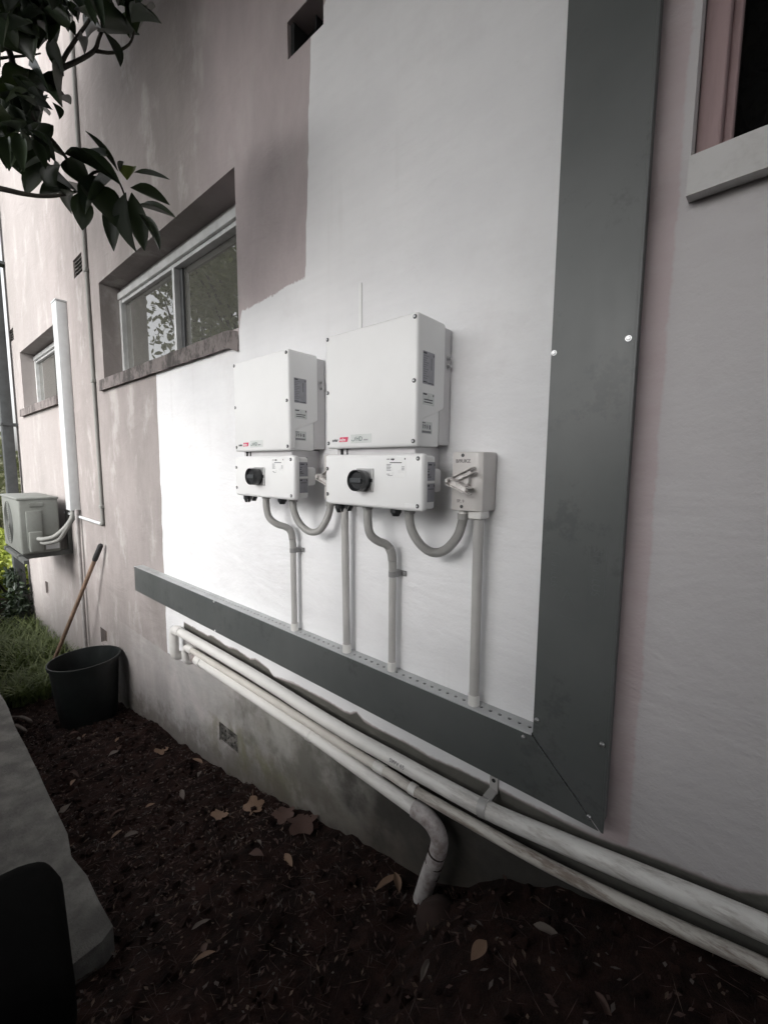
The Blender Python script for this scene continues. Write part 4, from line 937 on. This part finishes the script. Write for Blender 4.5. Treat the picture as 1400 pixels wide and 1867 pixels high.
# bucket and the handle leaning behind it
bx, by = -3.16, -.205; bz = gz(bx, by)-.02
t = thing('bucket', 'large dark plastic tub standing against the wall in the soil', 'bucket', (bx, by, bz))
bm = NB(); Hh = .43; prof = [(.150, 0), (.162, .10), (.176, .25), (.188, .40), (.188, .405), (.197, .405), (.199, Hh), (.191, Hh), (.186, .40), (.168, .15), (.150, .04)]
N = 40; rings = [[bm.verts.new((r_*math.cos(2*math.pi*k/N), r_*math.sin(2*math.pi*k/N), z)) for k in range(N)] for r_, z in prof]
for a, b in zip(rings[:-1], rings[1:]):
    for k in range(N): bm.faces.new((a[k], a[(k+1) % N], b[(k+1) % N], b[k]))
bm.faces.new(rings[-1]); bm.faces.new(rings[0][::-1])
smooth_by_angle(part('tub', bm, M_bucket, t), 35)
bm = NB(); bmesh.ops.create_circle(bm, cap_ends=True, radius=.170, segments=30)
for v in bm.verts: v.co.z = .22
bmesh.ops.subdivide_edges(bm, edges=bm.edges, cuts=1)
part('contents', bm, M_soil, t)
bm = NB(); tube(bm, spline([(-.196, 0, .40), (-.205, -.05, .30), (-.2, -.09, .2), (-.19, -.06, .12)], 5), .006, 6); part('rope_handle', bm, M_bucket, t, True)
t.rotation_euler = (0, R(-2), R(20))
hd = thing('garden_tool', 'long wooden tool handle with black grip leaning on the wall behind the tub', 'garden tool', (-3.95, -.24, gz(-3.95, -.24))); 
A = Vector((-4.05, -.28, gz(-4.05, -.28)+.02)); B = Vector((-3.352, -.03, .80)); l = -Vector(hd.location); d = (B-A).normalized()
bm = NB(); tube(bm, [A, B - d*.13], .0135, 12); smooth_by_angle(part('shaft', bm, M_wood, hd, loc=l), 50)
bm = NB(); tube(bm, [B - d*.14, B - d*.13, B-d*.01, B], [.015, .0175, .017, .012], 12); smooth_by_angle(part('grip', bm, M_grip, hd, loc=l), 50)
bm = NB(); q = d.to_track_quat('Z', 'Y').to_matrix()
box(bm, -.09, .09, -.004, .004, -.01, .03); [setattr(v, 'co', A + q @ v.co) for v in bm.verts]; part('blade', bm, M_steel, hd, loc=l)

# unidentified black rounded shape, stood in for by a solid block on the path
t = thing('black_shape', 'unidentified black rounded shape on the concrete path in the near corner', 'unidentified object', (-1.05, -.86, .10))
bm = NB(); box(bm, -.34, .115, -.30, .10, .002, .235, .085, 6); smooth_by_angle(part('shell', bm, M_blackshape, t), 40)
t.rotation_euler = (0, 0, R(-8))

# ------------------------------------------------------------------ leaves and plants
def leafmesh(name, mat, L=1, W=1, fold=.12, curl=.18, wav=0):
    """unit leaf along +Y (length 1, width 1 scaled by object)"""
    bm = NB(); n = 8; rows = []
    for i in range(n+1):
        t_ = i/n; wd = max(.015, .5*(max(t_-.05, 0)**.75)*(1-t_)**.95/.31)
        z = -curl*t_*t_; wv = wav*math.sin(t_*9)
        rows.append([bm.verts.new((-wd, t_, z+fold*wd*1.2+wv)), bm.verts.new((0, t_, z)), bm.verts.new((wd, t_, z+fold*wd*1.2-wv))])
    for a, b in zip(rows[:-1], rows[1:]):
        for k in range(2): bm.faces.new((a[k], a[k+1], b[k+1], b[k]))
    bm.normal_update(); me = bpy.data.meshes.new(name); bm.to_mesh(me); bm.free(); me.materials.append(mat)
    for p in me.polygons: p.use_smooth = True
    return me
LM = [leafmesh('leaf', M_leaf, fold=.5, curl=.12), leafmesh('leaf', M_leaf, fold=.9, curl=.25, wav=.02), leafmesh('leaf', M_leafy, fold=.5, curl=.1)]
def orient(base, tip, roll):
    y = (tip-base).normalized(); ref = Vector((0, 0, 1)) if abs(y.z) < .93 else Vector((1, 0, 0))
    x = y.cross(ref).normalized(); z = x.cross(y); x2 = x*math.cos(roll) + z*math.sin(roll); z2 = x2.cross(y)
    return Matrix((x2, y, z2)).transposed()
tree = thing('tree', 'dark broad leaved tree whose branches hang in from the top left', 'tree', (-2.7, -2.75, gz(-2.7, -2.75)-.1)); tl_ = -Vector(tree.location)
bm = NB(); T0 = Vector(tree.location); tr = spline([T0, (-2.68, -2.7, .6), (-2.6, -2.5, 1.5), (-2.5, -2.3, 2.4), (-2.35, -2.1, 3.3), (-2.2, -2.0, 4.4)], 5)
tube(bm, tr, [.11*(1-.7*i/len(tr)) for i in range(len(tr))], 12); part('trunk', bm, M_bark, tree, True, tl_)
bm = NB()
tube(bm, spline([(-2.58, -2.45, 1.6), (-2.2, -1.7, 1.95), (-1.85, -1.15, 2.05), (-1.544, -.779, 2.044)], 5), [.03, .028, .026, .024, .022]*3 + [.009], 8)
tube(bm, spline([(-2.45, -2.25, 2.6), (-2.0, -1.6, 2.55), (-1.6, -1.0, 2.42), (-1.364, -.754, 2.348)], 5), [.03]*5 + [.022]*5 + [.012]*6, 8)
tube(bm, spline([(-2.0, -1.6, 2.56), (-1.7, -1.1, 2.45), (-1.415, -.737, 2.269)], 5), .009, 8)
tube(bm, spline([(-2.0, -1.6, 2.57), (-1.6, -1.1, 2.55), (-1.343, -.754, 2.376)], 5), .010, 8)
part('limb', bm, M_bark, tree, True, tl_)
for pts, r_ in BRANCHES:
    sp = spline(pts, 4); bm = NB(); tube(bm, sp, [r_*(1-.55*i/(len(sp)-1)) for i in range(len(sp))], 7); part('branch', bm, M_bark, tree, True, tl_)
for i, (b, t_, wd) in enumerate(LEAVES):
    b = Vector(b); t_ = Vector(t_); L_ = (t_-b).length
    me = LM[2] if i == 2 else LM[random.random() < .45]
    o = put('leaf', me, tree); o.matrix_local = Matrix.Translation(b + tl_) @ (orient(b, t_, random.uniform(-.9, .9)) @ Matrix.Diagonal((wd*.95, L_*1.08, max(wd, L_*.5)))).to_4x4()
def leafcloud(name, mat, blobs, n, size, parent=None, loc=None, aspect=2.4, down=.3, kind='stuff'):
    """many separate leaf faces spread through ellipsoid clumps"""
    verts = []; faces = []
    for i in range(n):
        c, r3 = random.choice(blobs) if not isinstance(blobs[0], float) else blobs
        while True:
            p = Vector((random.uniform(-1, 1), random.uniform(-1, 1), random.uniform(-1, 1)))
            if .15 < p.length < 1: break
        p = p*(p.length**-.35) if p.length > .5 else p
        p = Vector((c[0]+p.x*r3[0], c[1]+p.y*r3[1], c[2]+p.z*r3[2]))
        s = size*random.uniform(.6, 1.3); y = Vector((random.gauss(0, 1), random.gauss(0, 1), random.gauss(-down, 1))).normalized()
        x = y.orthogonal().normalized(); a = random.uniform(0, 6.28); x = (x*math.cos(a) + y.cross(x)*math.sin(a)); z = x.cross(y)
        k = len(verts); h = s/aspect
        verts += [p, p + y*s*.35 + x*h*.5 + z*h*.15, p + y*s*.7 + x*h*.4 + z*h*.1, p + y*s, p + y*s*.7 - x*h*.4 + z*h*.1, p + y*s*.35 - x*h*.5 + z*h*.15]
        faces += [(k, k+1, k+2, k+3), (k, k+3, k+4, k+5)]
    me = bpy.data.meshes.new(name); me.from_pydata([tuple(v) for v in verts], [], faces); me.materials.append(mat)
    o = put(name, me, parent, loc)
    if kind: o['kind'] = kind
    return o
def blobs(c, r, n, k=.45):
    out = []
    for i in range(n):
        a = random.uniform(0, 6.28); e = random.uniform(-.8, 1); f = random.uniform(.4, .95)
        out.append(((c[0]+r[0]*f*math.cos(a)*math.cos(e), c[1]+r[1]*f*math.sin(a)*math.cos(e), c[2]+r[2]*f*math.sin(e)), tuple(v*k*random.uniform(.7, 1.2) for v in r)))
    return out
leafcloud('crown', M_leaf, blobs((-1.15, -1.75, 4.0), (2.3, 1.5, .6), 40), 12000, .21, tree, tl_)  # unseen crown, placed and sized to shade the upper wall
# trees across the passage (seen mirrored in the windows, and shading the wall)
def gtree(label, x, y, h, r, n, nb=16, size=.2, lift=0):
    z0 = gz(x, y, False); t = thing('garden_tree', label, 'tree', (x, y, z0), 'trees across the garden'); l = -Vector(t.location)
    top = Vector((x+random.uniform(-.3, .3), y+random.uniform(-.3, .3), z0+h)); bm = NB()
    sp = spline([(x, y, z0-.2), (x+.1, y-.1, z0+h*.3), (x-.1, y+.05, z0+h*.6), top], 5); tube(bm, sp, [.16*(1-.8*i/len(sp)) for i in range(len(sp))], 9); part('trunk', bm, M_bark, t, True, l)
    bs = blobs((x, y, z0+h*.62+lift), r, nb); bm = NB()
    for c, _ in bs[:10]: tube(bm, spline([(x, y, z0+h*.3), ((x+c[0])/2, (y+c[1])/2, (z0+h*.35+c[2])/2+.3), c], 4), .03, 6)
    part('limb', bm, M_bark, t, True, l)
    leafcloud('crown', M_tree, bs, n, size, t, l)
    return t
gtree('tall open crowned tree mirrored in the long window', -9.0, -4.6, 8.6, (2.4, 1.6, 2.6), 3600, 30, .2, .4)
gtree('leaning tree of the garden row with a bright gap beneath its crown', -13.0, -5.2, 8.6, (2.2, 1.6, 2.4), 3400, 22, .22, 2.1)
gtree('broad tree farthest along the garden', -17.5, -6.5, 6.5, (2.0, 1.8, 2.0), 1800, 16, .25)
gtree('unseen dense tree added on the near right to shade the wall', 1.3, -2.7, 4.3, (2.8, 2.7, .7), 17000, 60, .25, .75)  # out-of-view canopy added to darken the right and top of the wall
fw = thing('shade_fence', 'unseen dark paling fence added across the passage to shade the wall', 'fence', (1, -1.9, .2)); l = -Vector(fw.location)  # unseen fence, added to block light from the lower wall and soil
M_pal = plain('dark stained paling', (.05, .042, .036), .85, var=.3, scale=8, stretch=(1, 1, .1))
bm = NB(); box(bm, .5, .6, -1.9, -1.878, -.5, 1.75, .003); pm = mesh('paling', bm, M_pal)
for k in range(92):
    o = put('paling', pm, fw, Vector((-5.0+.102*k-.5, random.uniform(-.004, .004), random.uniform(-.02, .02) + (-.5 if k < 42 else -.1))) + l)
for z in (.2, 1.2):
    bm = NB(); box(bm, -5.0, 4.3, -1.95, -1.906, z, z+.07); part('rail', bm, M_pal, fw, loc=l)
# out-of-frame hedge, added to keep light off the right of the wall
hg = thing('hedge', 'dense dark hedge added out of frame to shade the wall', 'hedge', (1.2, -2.6, .25)); l = -Vector(hg.location)
leafcloud('foliage', M_tree, [((x_, -2.45+random.uniform(-.15, .15), z_), (.5, .38, .5)) for x_ in [0.35+.42*i for i in range(5)] for z_ in (1.5, 2.2, 2.9, 3.6, 4.1)], 7500, .14, hg, l)
bm = NB(); [tube(bm, [(.0+.6*i, -2.55, .1), (.05+.6*i, -2.5, 1.8), (.1+.6*i, -2.55, 3.7)], .025, 6) for i in range(4)]; part('stem', bm, M_bark, hg, True, l)
# plants at the far end
SH = []
def shrub(label, x, y, z, r, n, mat, size, group):
    t = thing('garden_shrub', label, 'shrub', (x, y, z), group); l = -Vector(t.location); bm = NB()
    for k in range(6):
        a = random.uniform(0, 6.28); tube(bm, spline([(x, y, z-.1), (x+.2*r[0]*math.cos(a), y+.2*r[1]*math.sin(a), z+.5*r[2]), (x+.7*r[0]*math.cos(a), y+.7*r[1]*math.sin(a), z+1.2*r[2])], 3), .012, 5)
    part('stem', bm, M_bark, t, True, l); leafcloud('foliage', mat, blobs((x, y, z+r[2]), r, 12), n, size, t, l)
shrub('bright yellow green shrub just past the house corner', -7.6, .05, -.65, (.9, .6, .55), 2600, M_shrub, .11, 'shrubs past the house corner')
shrub('taller bright green shrub behind the charcoal downpipe', -9.6, .55, -.75, (1.2, .7, .62), 2600, M_shrub, .13, 'shrubs past the house corner')
shrub('dull olive shrub farther out, higher than the bright ones', -13.2, 1.0, -.9, (1.8, 1.1, 1.2), 3000, M_tree, .17, 'shrubs past the house corner')
shrub('hazy olive tree like shrub farthest from the house', -19, 1.9, -1.0, (2.6, 1.4, 1.7), 3000, M_tree, .22, 'shrubs past the house corner')
# weeds in front of the far wall foot
def weed_blades(name, mat, n, x0, x1, y0, y1, hmin, hmax, label=None):
    verts = []; faces = []
    for i in range(n):
        x = random.uniform(x0, x1); y = random.uniform(y0, y1)
        if mnoise.noise((x*2.2, y*2.2, 5)) < -.12: continue
        z = gz(x, y); h = random.uniform(hmin, hmax); a = random.uniform(0, 6.28); lean = random.uniform(.3, 1.1)*h; wd = random.uniform(.004, .014)
        dx, dy = math.cos(a), math.sin(a); k = len(verts)
        for t_ in (0, .4, .75, 1):
            c = Vector((x+dx*lean*t_*t_, y+dy*lean*t_*t_, z+h*(t_-.25*t_*t_))); ww = wd*(1-t_*.9)
            verts += [c + Vector((-dy, dx, 0))*ww, c - Vector((-dy, dx, 0))*ww]
        for j in range(3): faces.append((k+2*j, k+2*j+1, k+2*j+3, k+2*j+2))
    me = bpy.data.meshes.new(name); me.from_pydata([tuple(v) for v in verts], [], faces); me.materials.append(mat)
    o = put(name, me); o['kind'] = 'stuff'; return o
o = weed_blades('weeds', M_weed, 5200, -6.4, -3.75, -.60, -.02, .07, .30)
tag(o, 'feathery green weeds along the far wall foot', 'weeds')
iv = leafcloud('ivy', M_ivy, [((-6.06, -.13, -.15), (.14, .10, .16)), ((-6.05, -.12, -.35), (.18, .13, .22)), ((-6.07, -.13, .08), (.09, .07, .12))], 700, .07, kind=None)
tag(iv, 'dark ivy clump at the foot of the charcoal downpipe', 'ivy')

# litter
def chips(name, mats, n, label):
    verts = []; faces = []; mi = []
    for i in range(n):
        x = random.uniform(-4.3, .95) if random.random() < .85 else random.uniform(-2.2, -.6); y = random.uniform(-.66, -.005) if x < -1.2 else random.uniform(-.95, -.005)
        z = gz(x, y)+.004; a = random.uniform(0, 6.28); tw = random.random()
        L_, W_ = (random.uniform(.02, .075), random.uniform(.0008, .002)) if tw < .38 else (random.uniform(.004, .022), random.uniform(.003, .009))
        u = Vector((math.cos(a), math.sin(a), random.uniform(-.25, .35))).normalized(); v = Vector((-math.sin(a), math.cos(a), random.uniform(-.5, .5))).normalized(); w_ = u.cross(v)
        c = Vector((x, y, z+.003)); k = len(verts)
        verts += [c-u*L_/2, c+v*W_/2+w_*W_*.3, c+u*L_/2+w_*.003, c-v*W_/2+w_*W_*.3]; faces += [(k, k+1, k+2), (k, k+2, k+3)]
        m = 1 if tw < .38 and random.random() < .6 else random.choice((0, 1, 1, 1, 2)); mi += [m, m]
    me = bpy.data.meshes.new(name); me.from_pydata([tuple(v) for v in verts], [], faces)
    for m in mats: me.materials.append(m)
    me.polygons.foreach_set('material_index', mi)
    o = put(name, me); o['kind'] = 'stuff'; tag(o, label, 'leaf litter'); return o
chips('leaf_litter', M_lit, 9000, 'small chips, twigs and dry bits scattered over the dark soil')
vs_ = []; fs_ = []
for i in range(1500):
    x = random.uniform(-3.6, .9); y = random.uniform(-.62, -.02) if x < -1.2 else random.uniform(-.9, -.02); r_ = random.choice((.004, .006, .008, .011, .016)); k = len(vs_)
    c = Vector((x, y, gz(x, y)+r_*.3)); P8 = [Vector((a, b, d)) for a in (-1, 1) for b in (-1, 1) for d in (-1, 1)]
    rot = Matrix.Rotation(random.uniform(0, 3), 3, Vector((random.random(), random.random(), random.random()+.1)))
    vs_ += [tuple(c + rot @ (p*r_*random.uniform(.45, .85))) for p in P8]
    fs_ += [tuple(k+j for j in q) for q in ((0,1,3,2), (4,6,7,5), (0,4,5,1), (2,3,7,6), (0,2,6,4), (1,5,7,3))]
me = bpy.data.meshes.new('soil_clods'); me.from_pydata(vs_, [], fs_); me.materials.append(M_soil)
o = put('soil_clods', me); o['kind'] = 'stuff'; tag(o, 'small crumbled clods of dark earth over the bed', 'soil clods')
def lobed(name, mat, lobes, seed):
    rnd = random.Random(seed); bm = NB(); n = 28; c = bm.verts.new((0, 0, .012)); ring = []; mid = []
    for k in range(n):
        a = 2*math.pi*k/n; r_ = .5*(.62 + .38*abs(math.cos(lobes*a/2)))*rnd.uniform(.85, 1.1)
        ring.append(bm.verts.new((r_*math.cos(a)*1.15, r_*math.sin(a), .10*math.sin(2*a+seed) + .05*rnd.random()))); mid.append(bm.verts.new((r_*.5*math.cos(a)*1.15, r_*.5*math.sin(a), .03*math.sin(2*a+seed)+.02)))
    for k in range(n):
        j = (k+1) % n; bm.faces.new((c, mid[k], mid[j])); bm.faces.new((mid[k], ring[k], ring[j], mid[j]))
    tube(bm, [(.5, 0, .03), (.75, .04, .06), (.95, .02, .03)], .012, 4)
    return mesh(name, bm, mat, True)
DL = [leafmesh('fallen_leaf', M_dry[0], fold=.25, curl=-.1), leafmesh('fallen_leaf', M_dry[1], fold=.4, curl=.12, wav=.03), leafmesh('fallen_leaf', M_dry[2], fold=.2, curl=.1, wav=.03)]
LB = [lobed('fallen_leaf', M_dry[0], 5, 1), lobed('fallen_leaf', M_dry[1], 5, 2)]
def fall(me, x, y, s, w_, rz, label, group='fallen leaves on the dark soil', tilt=.2):
    o = put('fallen_leaf', me); o.location = (x, y, max(gz(x+a*s*.5, y+b*s*.5) for a in (-1, 0, 1) for b in (-1, 0, 1))+.004); o.rotation_euler = (random.uniform(-tilt, tilt), random.uniform(-tilt, tilt), rz); o.scale = (w_, s, s)
    tag(o, label, 'leaf', group)
fall(LB[0], -1.40, -.095, .085, .085, 2.6, 'largest tan lobed leaf, lying alone on the soil below the air brick')
fall(LB[0], -1.47, -.20, .06, .07, .4, 'smaller tan leaf just in front of the largest lobed leaf')
fall(LB[1], -1.14, -.06, .10, .11, 1.2, 'big curled brown leaf lying against the wall foot under the pipes')
fall(LB[1], -1.23, -.07, .075, .08, 4.0, 'brown lobed leaf between the largest tan leaf and the big curled one')
fall(LB[0], -2.30, -.10, .08, .07, 1.0, 'pale leaf near the wall between the bucket and the air brick')
fall(DL[0], -.72, -.13, .085, .024, -.4, 'slim reddish tan leaf beside the down-turned pipe')
fall(DL[0], -.655, -.10, .06, .025, .9, 'short tan leaf touching the reddish stone')
fall(DL[2], -.42, -.33, .06, .014, .3, 'pale curled sliver in the foreground soil')
REG = [('beside the dark tub', -2.85, -.30), ('near the path, short of the tub', -2.35, -.50), ('halfway between the tub and the air brick', -2.45, -.22), ('against the wall foot left of the air brick', -2.05, -.05), ('by the path opposite the air brick', -1.85, -.46), ('midway between path and air brick', -1.75, -.25), ('in front of the big curled leaf', -1.12, -.22), ('near the end of the path', -.95, -.52), ('to the right of the reddish stone', -.28, -.16)]
for rg, x, y in REG:
    for k, cn in enumerate(('tan', 'brown', 'grey')):
        s = random.uniform(.035, .07)
        fall(DL[k], x+random.uniform(-.16, .16), y+random.uniform(-.06, .06), s, s*random.uniform(.3, .5), random.uniform(0, 6.28), 'small '+cn+' dry leaf on the soil '+rg, 'small dry leaves strewn over the soil', .3)
# pale sticks between path and weeds
for k, (a, b, lab) in enumerate((((-3.62, -.56), (-3.36, -.47), 'pale split stick lying by the weeds left of the tub'), ((-3.48, -.60), (-3.2, -.52), 'pale stick lying nearest the path edge by the tub'))):
    bm = NB(); za, zb = gz(*a)+.02, gz(*b)+.03; tube(bm, spline([(*a, za), ((a[0]+b[0])/2, (a[1]+b[1])/2+.01, (za+zb)/2+.012), (*b, zb)], 4), [.006]*4 + [.011]*4 + [.005], 6)
    tag(part('stick', bm, M_dry[2], None, True), lab, 'stick', 'pale sticks by the tub')
